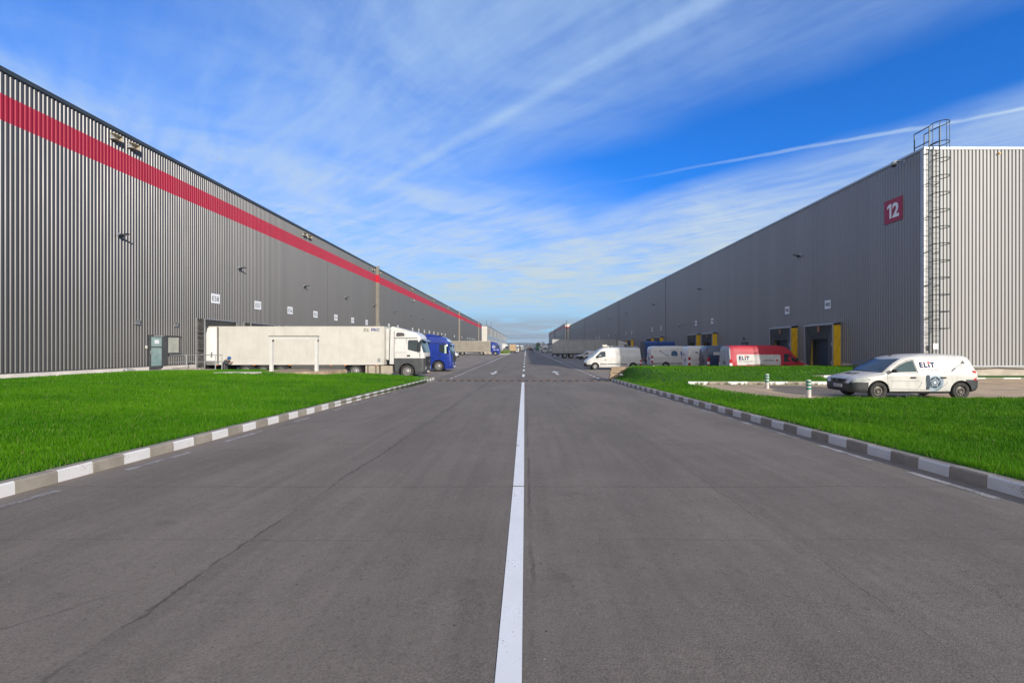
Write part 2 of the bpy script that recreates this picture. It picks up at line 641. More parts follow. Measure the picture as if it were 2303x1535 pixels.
ALU = plain('aluminium', (0.62, 0.60, 0.55), 0.35, 0.75, 0.1, 3.0, 0, 0.2)
GLASS = glass('dark_glass')
WGLASS = glass('windscreen_glass', (0.05, 0.09, 0.11), 0.05)
CHROME = plain('lamp_lens', (0.7, 0.71, 0.72), 0.1, 0.4, 0.1, 8.0)
REDLENS = plain('red_lens', (0.42, 0.01, 0.015), 0.15, 0, 0.1, 8.0, 0.5)
ORANGE = plain('orange_lens', (0.75, 0.20, 0.02), 0.2, 0, 0.1, 8.0)
SEAM = plain('seam_shadow_gap', (0.10, 0.095, 0.085), 0.8, 0, 0.1, 4.0)
LETTER = plain('black_lettering', (0.018, 0.018, 0.02), 0.6)
BOARD = plain('white_board', (0.80, 0.81, 0.83), 0.5, 0, 0.03, 4.0)
YELLOW = plain('yellow_tarpaulin', (0.80, 0.48, 0.008), 0.5, 0, 0.12, 1.4, 0, 0.1)
DOCKSHADE = plain('dock_opening_shade', (0.020, 0.020, 0.022), 0.5, 0, 0.2, 1.5)  # near-black wall panels, painted as the shade inside the dock openings
TARPGREY = plain('dark_grey_tarpaulin', (0.050, 0.048, 0.047), 0.6, 0, 0.2, 1.5, 0, 0.1)
# ------------------------------------------------------------------ ground, road, lawns
ASPH = asphalt('road_asphalt', (0.128, 0.107, 0.087), (0.200, 0.168, 0.137))
YARDM = asphalt('yard_asphalt', (0.178, 0.150, 0.122), (0.275, 0.232, 0.188), cracks=False)
LOTM = asphalt('lot_asphalt', (0.35, 0.255, 0.165), (0.54, 0.40, 0.26), cracks=False, warm=(0.25, 0.19, 0.14))
MARK = worn_paint('road_paint', (0.82, 0.82, 0.81), 0.16)
MARKOLD = worn_paint('worn_road_paint', (0.46, 0.435, 0.405), 0.42, (0.13, 0.112, 0.098))
KERBW = worn_paint('kerb_white', (0.70, 0.68, 0.66), 0.15, (0.34, 0.30, 0.25))
KERBG = concrete('kerb_concrete', (0.33, 0.29, 0.235), 2.5, 0.25)
CONC = concrete('pale_concrete', (0.50, 0.44, 0.36), 1.2, 0.3)
CONCW = concrete('whitish_concrete', (0.68, 0.63, 0.57), 0.9, 0.22)
CONCB = concrete('broken_concrete', (0.40, 0.30, 0.20), 1.8, 0.5)


def sheet(name, xs, ys, zf, m, keep=None):
    vs = [(x, y, zf(x, y)) for y in ys for x in xs]
    nx = len(xs)
    fs = []
    for j in range(len(ys) - 1):
        for i in range(nx - 1):
            if keep is None or keep((xs[i] + xs[i + 1]) / 2, (ys[j] + ys[j + 1]) / 2):
                fs.append((j * nx + i, j * nx + i + 1, (j + 1) * nx + i + 1, (j + 1) * nx + i))
    me = bpy.data.meshes.new(name)
    me.from_pydata(vs, [], fs)
    me.materials.append(m)
    me.polygons.foreach_set('use_smooth', [True] * len(fs))
    me.update()
    o = bpy.data.objects.new(name, me)
    C.objects.link(o)
    return o


def field_mat():
    m, T = new_mat('field_soil')
    p = pos(T)
    n = T.noise(p, 0.02, 5, 0.6)
    c = T.mix(n, (0.09, 0.085, 0.05), (0.16, 0.13, 0.085))
    finish(T, c, 0.95)
    return m


setting(sheet('ground', [-4000, -400, -90, 90, 400, 4000], [-400, -30, 0, 32, 33, 600, 1200, 3000, 8000],
              lambda x, y: road_z(y) - 0.08, field_mat()))
setting(sheet('yard', [-24.3, -6.4, 5.9, 22.75, 24.0], [31.2, 32, 60, 200, 700], lambda x, y: road_z(y) - 0.012, YARDM))
setting(sheet('road', [-6.6, -3, 0, 3, 5.95], [-30, -10, 0, 8, 16, 24, 32, 34, 120, 700], lambda x, y: road_z(y), ASPH))
lotxs = [6.2, 8, 10, 14, 20, 26, 40, 64]
setting(sheet('parking_lot', lotxs, [-10, 8, 14, 16, 18, 20, 22, 24, 26.0], lambda x, y: lot_z(y), LOTM, keep=lambda x, y: y > 14 and x > 7.9))


def lawn_mat():
    m, T = new_mat('lawn_turf')
    p = pos(T)
    n = T.noise(p, 0.8, 4, 0.6)
    g = T.noise(p, 45, 3, 0.7)
    c = T.mix(n, (0.022, 0.085, 0.006), (0.034, 0.115, 0.009))
    c = T.mix(T.smooth(g, 0.3, 0.6), (0.014, 0.045, 0.005), c)
    finish(T, c, 0.95, bump=g, bstr=0.8, bdist=0.03)
    return m


def blade_mat():
    m, T = new_mat('grass_blade')
    p = pos(T)
    at = T.node('ShaderNodeAttribute', attribute_name='shade', attribute_type='GEOMETRY')
    v = T.xyz(at.outputs['Color'])
    big = T.noise(p, 0.55, 4, 0.6, 0.3)
    strips = T.noise(T.node('ShaderNodeMapping', {'Vector': p, 'Scale': (0.12, 0.55, 1)}).outputs[0], 1.0, 3, 0.5)
    f = T.math('ADD', T.math('MULTIPLY', big, 0.6), T.math('MULTIPLY', strips, 0.5))
    c = T.mix(T.smooth(f, 0.35, 0.75), (0.048, 0.200, 0.001), (0.128, 0.345, 0.002))
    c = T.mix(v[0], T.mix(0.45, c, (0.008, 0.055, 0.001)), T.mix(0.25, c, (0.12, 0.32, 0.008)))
    c = T.mix(T.math('MULTIPLY', v[1], 0.8), c, (0.40, 0.38, 0.14))
    d = T.node('ShaderNodeBsdfPrincipled', {'Base Color': c, 'Roughness': 0.55, 'Specular IOR Level': 0.15})
    t = T.node('ShaderNodeBsdfTranslucent', {'Color': c})
    mx = T.node('ShaderNodeMixShader', {0: 0.30, 1: d.outputs[0], 2: t.outputs[0]})
    T.node('ShaderNodeOutputMaterial', {'Surface': mx.outputs[0]})
    return m


LAWN = lawn_mat()
BLADE = blade_mat()


def frange(a, b, st):
    n = max(1, int(round((b - a) / st)))
    return [a + (b - a) * i / n for i in range(n + 1)]


setting(sheet('lawn', frange(-23.5, -6.25, 0.6), frange(-4, 32.0, 0.6), lambda x, y: lawn_left_z(min(x, kerb_left_x(y) - 0.14), y) if x < kerb_left_x(y) - 0.05 else road_z(y) + 0.10, LAWN,
              keep=lambda x, y: x < kerb_left_x(y) - 0.05))
setting(sheet('lawn', frange(KERB_R + 0.10, 60, 0.35), frange(-4, 31.2, 0.35), lawn_right_z, LAWN,
              keep=lambda x, y: x < 22.5 or y < 25.5))


def grass(name, zf, side, region):
    pts = []
    for (y0, y1, dens) in ((3.5, 8, 2600), (8, 12, 1900), (12, 17, 1000), (17, 24, 520), (24, 32, 330)):
        xm = min(1.155 * y1 * 1.12 + 2.6, 26.0 if side < 0 else 36.0)
        n = int((xm - 5.8) * (y1 - y0) * dens)
        ax = 5.8 + (xm - 5.8) * rng.random(n)
        y = y0 + (y1 - y0) * rng.random(n)
        ok = ax < 1.155 * y * 1.12 + 2.6
        ax, y = ax[ok], y[ok]
        pts.append(np.stack([side * ax, y], 1))
    P = np.concatenate(pts)
    keep = np.array([region(a, b) for a, b in P])
    P = P[keep]
    z = np.array([zf(a, b) for a, b in P]) + 0.012
    n = len(P)
    dist = np.hypot(P[:, 0], P[:, 1])
    clump = np.sin(P[:, 0] * 5.1 + 2 * np.sin(P[:, 1] * 3.3)) * np.sin(P[:, 1] * 4.7 + 1.5 * np.sin(P[:, 0] * 2.9))
    h = (0.055 + 0.045 * rng.random(n)) * (1 + 0.25 * clump)
    w = np.maximum(0.006, 0.00085 * dist) * (0.7 + 0.6 * rng.random(n))
    a = rng.random(n) * 2 * np.pi
    lean = rng.random(n) * 0.05
    la = rng.random(n) * 2 * np.pi
    dx, dy = np.cos(a) * w / 2, np.sin(a) * w / 2
    v = np.empty((n, 3, 3), np.float32)
    v[:, 0] = np.stack([P[:, 0] - dx, P[:, 1] - dy, z + 0.0], 1)
    v[:, 1] = np.stack([P[:, 0] + dx, P[:, 1] + dy, z + 0.0], 1)
    v[:, 2] = np.stack([P[:, 0] + lean * np.cos(la), P[:, 1] + lean * np.sin(la), z + h], 1)
    me = bpy.data.meshes.new(name)
    me.vertices.add(n * 3)
    me.vertices.foreach_set('co', v.reshape(-1))
    me.loops.add(n * 3)
    me.loops.foreach_set('vertex_index', np.arange(n * 3, dtype=np.int32))
    me.polygons.add(n)
    me.polygons.foreach_set('loop_start', np.arange(n, dtype=np.int32) * 3)
    me.polygons.foreach_set('loop_total', np.full(n, 3, np.int32))
    me.materials.append(BLADE)
    me.update(calc_edges=True)
    at = me.attributes.new('shade', 'FLOAT_COLOR', 'POINT')
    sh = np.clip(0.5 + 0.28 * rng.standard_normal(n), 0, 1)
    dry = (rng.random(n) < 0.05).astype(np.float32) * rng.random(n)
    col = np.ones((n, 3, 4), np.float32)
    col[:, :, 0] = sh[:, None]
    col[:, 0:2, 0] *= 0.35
    col[:, :, 1] = dry[:, None]
    at.data.foreach_set('color', col.reshape(-1))
    o = bpy.data.objects.new(name, me)
    C.objects.link(o)
    return setting(o, 'stuff')


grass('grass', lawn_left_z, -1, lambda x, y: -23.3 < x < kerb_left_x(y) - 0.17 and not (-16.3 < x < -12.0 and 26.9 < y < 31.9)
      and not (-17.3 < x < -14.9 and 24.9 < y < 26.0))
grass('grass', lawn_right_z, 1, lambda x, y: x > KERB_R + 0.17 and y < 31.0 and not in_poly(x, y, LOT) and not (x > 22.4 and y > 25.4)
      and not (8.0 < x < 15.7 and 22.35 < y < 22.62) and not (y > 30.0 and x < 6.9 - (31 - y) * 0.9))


def tufts(name, spots):
    """rank weeds in the joints of kerbs and plinths"""
    mb = MB()
    for (x, y, z, k) in spots:
        for i in range(int(9 * k)):
            a = random.random() * 6.28
            r = random.random() * 0.10
            px, py = x + math.cos(a) * r, y + math.sin(a) * r * 0.5
            h = (0.05 + 0.10 * random.random()) * min(k, 1.6)
            b = random.random() * 6.28
            w = 0.012
            mb.add([(px - w, py, z - 0.01), (px + w, py, z - 0.01), (px + math.cos(b) * h * 0.5, py + math.sin(b) * h * 0.4, z + h)], [(0, 1, 2)])
    o = mb.build(name, WEED)
    return setting(o, 'stuff')


WEED = plain('weed_leaf', (0.075, 0.115, 0.022), 0.7, 0, 0.5, 9.0)


# kerbs: alternate half-metre stones painted white
def kerb(name, pts, z_of, start, step, face, height=0.16, depth=0.17, phase=0, drop=0.25):
    """pts(s) -> (x, y) of the road-side edge; face: unit vector pointing away from the road"""
    mb = MB()
    s = start
    k = phase
    while s < pts[1]:
        a = pts[0](s + 0.004)
        b = pts[0](min(s + step - 0.004, pts[1]))
        za, zb = z_of(*a), z_of(*b)
        j = 0.006 * (random.random() - 0.5)
        fx, fy = face[0] * depth, face[1] * depth
        jx, jy = face[0] * j, face[1] * j
        q = [(a[0] + jx, a[1] + jy), (b[0] + jx, b[1] + jy), (b[0] + fx, b[1] + fy), (a[0] + fx, a[1] + fy)]
        zt = [za + height + j, zb + height + j, zb + height + j, za + height + j]
        ch = 0.02
        sl = 0.012
        top = [(q[0][0] + face[0] * (sl + ch), q[0][1] + face[1] * (sl + ch), zt[0]), (q[1][0] + face[0] * (sl + ch), q[1][1] + face[1] * (sl + ch), zt[1]), (*q[2], zt[2]), (*q[3], zt[3])]
        mid = [(q[0][0] + face[0] * sl, q[0][1] + face[1] * sl, zt[0] - ch), (q[1][0] + face[0] * sl, q[1][1] + face[1] * sl, zt[1] - ch)]
        bot = [(q[0][0], q[0][1], za - drop), (q[1][0], q[1][1], zb - drop), (*q[2], zb - drop), (*q[3], za - drop)]
        vs = top + mid + bot
        # the paint covers the road face; tops stay bare
        white = k % 2 == 0
        mb.add(vs, [(0, 1, 2, 3), (2, 1, 5, 7, 8), (3, 9, 6, 4, 0), (2, 8, 9, 3), (6, 9, 8, 7)], 1)
        mb.add(vs, [(4, 5, 1, 0), (6, 7, 5, 4)], 0 if white else 1)
        s += step
        k += 1
    o = mb.build(name, [KERBW, KERBG])
    return setting(o)


kerb('kerb', (lambda s: (kerb_left_x(s), s), 32.9), lambda x, y: road_z(y), -4.04, 0.5, (-1, 0), phase=0)
kerb('kerb', (lambda s: (KERB_R, s), 31.0), lambda x, y: road_z(y), -3.78, 0.5, (1, 0), phase=0)
kerb('kerb', (lambda s: (s, 22.4), 15.6), lambda x, y: lot_z(y) - 0.02, 8.0, 0.98, (0, 1), height=0.17, phase=0)
kerb('kerb', (lambda s: (s, 26.35), 22.4), lambda x, y: lot_z(y) - 0.02, 16.3, 0.98, (0, 1), height=0.15, phase=1)
kerb('kerb', (lambda s: (s, 25.35), 46), lambda x, y: lot_z(y) - 0.02, 22.7, 0.98, (0, 1), height=0.10, phase=0)
tufts('weeds', [(8.3 + i * 0.23 + random.random() * 0.2, 22.34, lot_z(22.4), 0.5 + random.random()) for i in range(30)])
tufts('weeds', [(-23.35 + random.random() * 0.15, 14 + i * 0.55 + random.random() * 0.4, 0.86, 0.3 + 0.9 * random.random() ** 2) for i in range(26)])
tufts('weeds', [(KERB_R + 0.12 + random.random() * 0.1, 6 + i * 0.4 + random.random() * 0.4, road_z(6 + i * 0.4) + 0.155, 0.25 + 0.4 * random.random()) for i in range(60)])
tufts('weeds', [(10.4 + random.random() * 6.5, 16.15 + random.random() * 0.25, lot_z(16.2), 0.6 + random.random()) for i in range(40)])


# painted markings, each kind one sheet 4 mm above the road
def strip(mb, x0a, x1a, y0, x0b, x1b, y1, dz=0.004, seg=1.5):
    n = max(1, int((y1 - y0) / seg))
    if y1 > 32 > y0:
        pass
    ys = sorted(set([y0 + (y1 - y0) * i / n for i in range(n + 1)] + ([32.0] if y0 < 32 < y1 else []) + ([0.0] if y0 < 0 < y1 else [])))
    vs = []
    for y in ys:
        t = (y - y0) / (y1 - y0)
        vs += [(x0a + (x0b - x0a) * t, y, road_z(y) + dz), (x1a + (x1b - x1a) * t, y, road_z(y) + dz)]
    mb.add(vs, [(2 * i, 2 * i + 1, 2 * i + 3, 2 * i + 2) for i in range(len(ys) - 1)])


mb = MB()
strip(mb, -0.141, -0.011, -12, -0.160, -0.022, 5.765)
strip(mb, -0.160, -0.022, 5.80, -0.255, -0.085, 29.3)
y = 35.7
while y < 118:
    strip(mb, -0.28, -0.09, y, -0.28, -0.09, y + 3.3)
    y += 8.8
strip(mb, -0.30, -0.08, 122, -0.35, -0.05, 420)
setting(mb.build('centre_line_marking', MARK))
mb = MB()
for sx, ph in ((-1, 6.15), (1, 5.70)):
    y = ph - 3 * 2.1
    while y < 30:
        xr = (kerb_left_x(y) + 0.34) if sx < 0 else (KERB_R - 0.31)
        strip(mb, xr - 0.06, xr + 0.06, y, xr - 0.06, xr + 0.06, y + (1.25 if y < 14 else 1.5))
        y += 2.25 if sx < 0 else 1.95
setting(mb.build('edge_line_marking', MARKOLD))
mb = MB()
for x, x2 in ((-5.55, -6.3), (5.42, 5.3)):
    y = 33.6
    while y < 66:
        strip(mb, x - 0.09, x + 0.09, y, x - 0.09, x + 0.09, y + 1.0)
        y += 2.0
    strip(mb, x - 0.09, x + 0.09, 67, x2 - 0.13, x2 + 0.13, 330)
setting(mb.build('yard_edge_marking', worn_paint('yard_paint', (0.60, 0.58, 0.55), 0.16)))
mb = MB()
for (x0, x1, y) in ((-12.5, -7.2, 38.6), (-11.5, -7.0, 49), (-11.5, -6.8, 55), (9, 13, 57.5)):
    mb.add([(x0, y, -0.008), (x1, y, -0.008), (x1, y + 0.14, -0.008), (x0, y + 0.14, -0.008)], [(0, 1, 2, 3)])
for (x0, x1, y) in ((19.5, 34, 17.6), (20.5, 34, 20.2), (21.5, 34, 23.0)):
    z = lot_z(y) + 0.006
    mb.add([(x0, y, z), (x1, y - 0.6, lot_z(y - 0.6) + 0.006), (x1, y - 0.48, lot_z(y - 0.48) + 0.006), (x0, y + 0.12, lot_z(y + .12) + 0.006)], [(0, 1, 2, 3)])
setting(mb.build('parking_bay_marking', MARKOLD))


def arrow(x, y0, y1, way):
    mb = MB()
    L = y1 - y0
    f = (lambda t: y0 + L * t) if way > 0 else (lambda t: y1 - L * t)
    z = 0.004
    mb.add([(x - 0.11, f(0), z), (x + 0.11, f(0), z), (x + 0.11, f(0.55), z), (x - 0.11, f(0.55), z)], [(0, 1, 2, 3)])
    mb.add([(x - 0.36, f(0.56), z), (x + 0.36, f(0.56), z), (x, f(1), z)], [(0, 1, 2)])
    return setting(mb.build('arrow_marking', worn_paint('yard_paint', (0.6, 0.58, 0.55), 0.16)))


arrow(-2.85, 38.4, 44.6, -1)
arrow(2.75, 38.4, 44.6, 1)

# speed bump of black and amber rubber sections
t = thing('speed_bump', 'long low speed bump of black and amber rubber sections lying across the whole road', 'speed bump', (0, 31.0, road_z(31.0)))
mbs = [MB(), MB()]
x = -5.95
k = 0
while x < 5.7:
    z0, z1 = -0.01, 0.045
    y = -0.02 * x - 0.18
    b = mbs[k % 2]
    w = 0.235
    b.add([(x, y, z0), (x + w, y - .02 * w, z0), (x + w, y - .02 * w + 0.36, z0), (x, y + 0.36, z0),
           (x + .01, y + 0.09, z1), (x + w - .01, y + 0.09, z1), (x + w - .01, y + 0.26, z1), (x + .01, y + 0.26, z1)],
          [(0, 1, 5, 4), (1, 2, 6, 5), (2, 3, 7, 6), (3, 0, 4, 7), (4, 5, 6, 7), (3, 2, 1, 0)])
    x += 0.245
    k += 1
mbs[0].build('black_section', BLACK, t)
mbs[1].build('amber_section', plain('faded_amber_rubber', (0.15, 0.085, 0.045), 0.8, 0, 0.3, 5, 0, 0.5), t)


# ------------------------------------------------------------------ warehouses
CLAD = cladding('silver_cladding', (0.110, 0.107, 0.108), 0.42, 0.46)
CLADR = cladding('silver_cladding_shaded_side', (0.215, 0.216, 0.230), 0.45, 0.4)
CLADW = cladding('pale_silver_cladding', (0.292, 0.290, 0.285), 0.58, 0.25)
STRIPE = cladding('crimson_cladding', (0.33, 0.0003, 0.028), 0.62, 0.0)
COPING = plain('dark_coping', (0.05, 0.06, 0.07), 0.45, 0.3, 0.1, 1.0)
COPINGL = plain('pale_coping', (0.40, 0.43, 0.46), 0.4, 0.3, 0.1, 1.0)
PIT = 0.207
PROF = [(0.0, 0.0), (0.062, 0.0), (0.088, 0.035), (0.181, 0.035)]


def corrugated(mb, p0, along, out, length, rows, PROF=PROF):
    """trapezoid sheet: rows = [(z0, z1, material)]"""
    n = int(length / PIT)
    ss = []
    for i in range(n):
        for a, d in PROF:
            ss.append((i * PIT + a, d))
    ss.append((n * PIT, 0.0))
    zs = [rows[0][0]] + [r[1] for r in rows]
    vs = []
    for a, d in ss:
        for z in zs:
            vs.append((p0[0] + along[0] * a + out[0] * d, p0[1] + along[1] * a + out[1] * d, z))
    nz = len(zs)
    base = len(mb.v)
    mb.v += vs
    for i in range(len(ss) - 1):
        for j in range(nz - 1):
            mb.f.append((base + i * nz + j, base + (i + 1) * nz + j, base + (i + 1) * nz + j + 1, base + i * nz + j + 1))
            mb.m.append(rows[j][2])
    return n * PIT


WL, WR = -24.2, 22.7


def part(mb, name, mats, root, **kw):
    """a part given in world coordinates under an unrotated root"""
    return mb.build(name, mats, root, loc=tuple(-c for c in root.location), **kw)


lw = thing('warehouse', 'long grey corrugated warehouse with a crimson stripe under its roofline', 'warehouse', (WL, 21.0, 0.0))
mb = MB()
corrugated(mb, (WL - 0.04, -6.0), (0, 1), (1, 0), 257.0, [(1.11, 12.80, 0), (12.80, 14.03, 1), (14.03, 15.05, 0)])
part(mb, 'wall_cladding', [CLAD, STRIPE], lw)
mb = MB()
mb.box(-95, WL - 0.06, -6.0, 251.0, 0.5, 14.95)
part(mb, 'building_core', CLADW, lw)
mb = MB()
mb.box(WL - 0.45, WL + 0.06, -6.2, 251.1, 15.03, 15.27)
part(mb, 'roof_coping', COPING, lw, bevel=0.02)
mb = MB()
mb.box(WL - 0.3, WL + 0.045, -6.0, 29.20, -0.2, 1.06)
mb.box(WL - 0.3, WL + 0.045, 30.32, 251.0, -0.2, 1.06)
part(mb, 'plinth', CONCW, lw)
mb = MB()
mb.box(WL - 0.1, WL + 0.03, -6.0, 29.2, 1.065, 1.115)
mb.box(WL - 0.1, WL + 0.03, 30.3, 251, 1.065, 1.115)
part(mb, 'base_flashing', DKGREY, lw)
PILAST = plain('beige_pilaster', (0.24, 0.215, 0.17), 0.6, 0.1, 0.08, 0.8)
for yy in (73.6, 164.6, 232.4):
    mb = MB()
    for z0, z1, m in ((-0.1, 12.8, 0), (12.8, 14.03, 1), (14.03, 15.42, 0)):
        mb.box(WL - 0.2, WL + 0.44, yy, yy + 0.4, z0, z1, m)
    part(mb, 'fire_wall_fin', [PILAST, plain('red_fin', (0.52, 0.004, 0.02), 0.5)], lw)
mb = MB()
mb.box(WL - 0.1, WL + 0.03, 251.0, 251.4, 12.8, 14.03, 0)
mb.box(WL + 0.03, WL + 0.3, 250.9, 251.2, 12.9, 13.9, 1)
part(mb, 'end_panel', [STRIPE, BOARD], lw)
# joints between sheet lots
mb = MB()
for yy in (55.6, 104.5, 200.5):
    mb.box(WL - 0.02, WL + 0.008, yy, yy + 0.07, 1.13, 12.78)
part(mb, 'expansion_joint', DKGREY, lw)


def left_dock(yy):
    """protruding shelter: pleated black side bellows, thin pale frame, top flap, black panel painted as the unlit opening"""
    mb = MB()
    y0, y1, zt, zb = yy, yy + 3.72, 4.36, 0.25
    x0, x1 = WL + 0.01, WL + 0.60
    mb.box(x0 - 0.02, x0 + 0.05, y0 + 0.15, y1 - 0.15, zb, zt - 0.1)
    d = part(mb, 'dock_shelter', DOCKSHADE, lw)
    loc = None
    mb = MB()
    for (a, b) in ((y0 - 0.03, y0 + 0.03), (y1 - 0.03, y1 + 0.03)):
        mb.box(x1 - 0.05, x1 + 0.02, a, b, zb, zt)
        mb.box(x0, x0 + 0.06, a - 0.10, b - 0.0, zb, zt + 0.12)
    mb.box(x1 - 0.05, x1 + 0.02, y0 - 0.03, y1 + 0.03, zt, zt + 0.07)
    mb.build('frame', STEEL, d)
    mb = MB()
    for a in (y0, y1):                      # pleats: a zigzag from top to bottom
        n = 26
        vs = []
        for i in range(n + 1):
            z = zb + (zt - zb) * i / n
            o = 0.05 * math.sin(i * 2.4) + (0.035 if i % 2 else -0.03)
            vs += [(x0 + 0.04, a + o * 0.5, z), ((x0 + x1) / 2, a + o * 1.4, z - 0.03 + 0.03 * math.sin(i * 1.7)), (x1 - 0.05, a + o * 0.3, z + 0.04 * math.cos(i))]
        fs = []
        for i in range(n):
            for j in range(2):
                fs.append((i * 3 + j, i * 3 + j + 1, i * 3 + j + 4, i * 3 + j + 3))
        mb.add(vs, fs)
    n = 14
    vs = []
    for i in range(n + 1):
        y = y0 + (y1 - y0) * i / n
        vs += [(x0 + 0.04, y, zt + 0.09), (x1 - 0.05, y, zt + 0.02 + (0.02 if i % 2 else -0.02))]
    mb.add(vs, [(2 * i, 2 * i + 1, 2 * i + 3, 2 * i + 2) for i in range(n)])
    mb.build('bellows', TARPGREY, d)
    mb = MB()
    mb.prism([(x1 - 0.06, y0 + 0.05, zt - 0.02), (x1 - 0.06, y1 - 0.05, zt - 0.02), (x1 - 0.28, y1 - 0.1, zt - 0.95), (x1 - 0.28, y0 + 0.1, zt - 0.95)], (-0.02, 0, 0))
    mb.build('top_flap', TARPGREY, d)
    return d


for k in range(20):
    left_dock(33.5 + 5.63 * k + (17 if k == 19 else 0))
for yy in (171.5, 188, 194, 200):
    left_dock(yy)

# door, window, vents by the corner office
mb = MB()
mb.box(WL - 0.02, WL + 0.07, 29.22, 30.30, 0.95, 3.12)
mb.box(WL + 0.0, WL + 0.065, 30.30, 30.62, 1.06, 3.10)
dr = part(mb, 'office_door', DKGREY, lw)
GREENGLASS = glass('pale_green_glass', (0.20, 0.30, 0.29), 0.08)
mb = MB()
mb.box(WL + 0.06, WL + 0.078, 29.34, 30.17, 1.10, 2.28)
mb.box(WL + 0.06, WL + 0.078, 29.34, 30.17, 2.36, 2.98)
mb.build('pane', GREENGLASS, dr)
mb = MB()
mb.box(WL + 0.08, WL + 0.085, 29.60, 29.95, 2.55, 2.80)
mb.build('notice', BOARD, dr)
mb = MB()
mb.box(WL + 0.07, WL + 0.11, 29.27, 29.30, 1.88, 2.10)
mb.tube([(WL + 0.11, 29.285, 2.0), (WL + 0.13, 29.285, 2.0), (WL + 0.13, 29.42, 2.0)], 0.012)
mb.build('handle', STEEL, dr)
mb = MB()
mb.box(WL + 0.07, WL + 0.13, 29.55, 30.25, 3.02, 3.09)
mb.build('closer', STEEL, dr)
mb = MB()
mb.box(WL - 0.02, WL + 0.07, 30.68, 31.80, 1.88, 3.06)
wd = part(mb, 'window', DKGREY, lw)
mb = MB()
mb.box(WL + 0.06, WL + 0.076, 30.74, 31.66, 1.95, 2.98)
mb.build('pane', glass('blind_behind_glass', (0.34, 0.35, 0.30), 0.1), wd)
mb = MB()
mb.box(WL + 0.06, WL + 0.16, 30.60, 31.88, 1.82, 1.88)
mb.box(WL + 0.06, WL + 0.15, 30.62, 31.86, 3.06, 3.10)
mb.build('sill', DKGREY, wd)
for (yy, zz) in ((28.15, 3.72), (31.3, 3.73)):
    mb = MB()
    mb.box(WL, WL + 0.07, yy, yy + 0.32, zz, zz + 0.26)
    for i in range(4):
        z = zz + 0.02 + i * 0.06
        mb.prism([(WL + 0.07, yy + 0.01, z + 0.05), (WL + 0.11, yy + 0.01, z), (WL + 0.11, yy + 0.31, z), (WL + 0.07, yy + 0.31, z + 0.05)], (0, 0, 0.012))
    mb.box(WL, WL + 0.14, yy - 0.04, yy + 0.36, zz + 0.27, zz + 0.29)
    part(mb, 'vent', STEEL, lw)
mb = MB()
mb.box(WL + 0.0, WL + 0.08, 28.95, 29.05, 2.22, 2.42)
part(mb, 'intercom', CREAM, lw, bevel=0.01)

# apron strip under the left wall, manhole cover, broken slab
mb = MB()
mb.box(-24.14, -23.35, -6, 33.0, 0.3, 0.84)
setting(mb.build('apron_path', CONC))
mb = MB()
mb.box(-24.0, -14.0, 32.05, 32.35, -0.1, 0.66)
mb.box(-14.0, -9.5, 32.05, 32.32, -0.1, 0.45)
mb.box(-9.5, -8.2, 32.05, 32.3, -0.1, 0.28)
tag(mb.build('concrete_edging', CONC, bevel=0.03), 'low stepped concrete edging along the back of the lawn beside the white lorry', 'kerb wall')
mb = MB()
z = lawn_left_z(-16, 25.5)
mb.prism([(-17.25, 25.1, z - 0.1), (-15.1, 24.95, z - 0.1), (-14.95, 25.8, z - 0.1), (-17.0, 26.0, z - 0.1)], (0, 0, 0.16))
tag(mb.build('manhole_slab', CONCW, bevel=0.015), 'whitish concrete manhole slab lying flush in the lawn', 'slab')
mb = MB()
poly = [(-16.0, 26.6), (-14.4, 26.5), (-13.1, 27.3), (-12.3, 28.6), (-11.9, 30.4), (-14.2, 31.3), (-16.3, 30.9), (-16.4, 28.4)]
mb.prism([(x, y, 0.45) for x, y in poly], (0, 0, 0.39))
tag(mb.build('concrete_pad', CONCB, bevel=0.04), 'rough broken-edged concrete pad under the white steel frame', 'concrete pad')
mb = MB()
mb.prism([(-7.9, 29.6, 0.2), (-6.75, 29.2, 0.2), (-6.75, 31.6, 0.2), (-8.4, 31.2, 0.2)], (0, 0, 0.045))
tag(mb.build('paved_patch', CONC), 'small pale paved patch set in the lawn beside the kerb tip', 'paving patch')

# right warehouse
rw = thing('warehouse', 'grey corrugated warehouse numbered 12 with a sunlit pale end wall', 'warehouse', (WR, 26.0, 0.3))
mb = MB()
corrugated(mb, (WR + 0.04, 26.06), (0, 1), (-1, 0), 211.8, [(1.26, 13.6, 0)])
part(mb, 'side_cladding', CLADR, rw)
mb = MB()
corrugated(mb, (WR + 0.08, 26.04), (1, 0), (0, -1), 60, [(1.26, 13.6, 0)], [(0.0, 0.0), (0.034, 0.0), (0.062, 0.050), (0.176, 0.050)])
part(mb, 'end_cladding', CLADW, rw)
mb = MB()
mb.box(WR + 0.06, WR + 70, 26.06, 238.0, 0.4, 13.5)
part(mb, 'building_core', CLADW, rw)
mb = MB()
mb.box(WR - 0.05, WR + 0.3, 25.95, 238.1, 13.58, 13.72)
mb.box(WR + 0.3, WR + 62, 25.95, 26.3, 13.58, 13.72)
part(mb, 'roof_coping', COPINGL, rw, bevel=0.015)
mb = MB()
mb.box(WR - 0.02, WR + 0.10, 25.96, 26.16, 1.2, 13.58)
part(mb, 'corner_trim', plain('white_trim', (0.40, 0.40, 0.41), 0.4, 0.3), rw)
mb = MB()
mb.box(WR + 0.0, WR + 0.4, 26.01, 238.0, -0.2, 1.20)
mb.box(WR + 0.0, WR + 62, 26.0, 26.5, -0.2, 1.20)
part(mb, 'plinth', CONC, rw)
mb = MB()
mb.box(WR - 0.03, WR + 62, 25.93, 26.0, 1.20, 1.27)
part(mb, 'base_flashing', COPINGL, rw)
mb = MB()
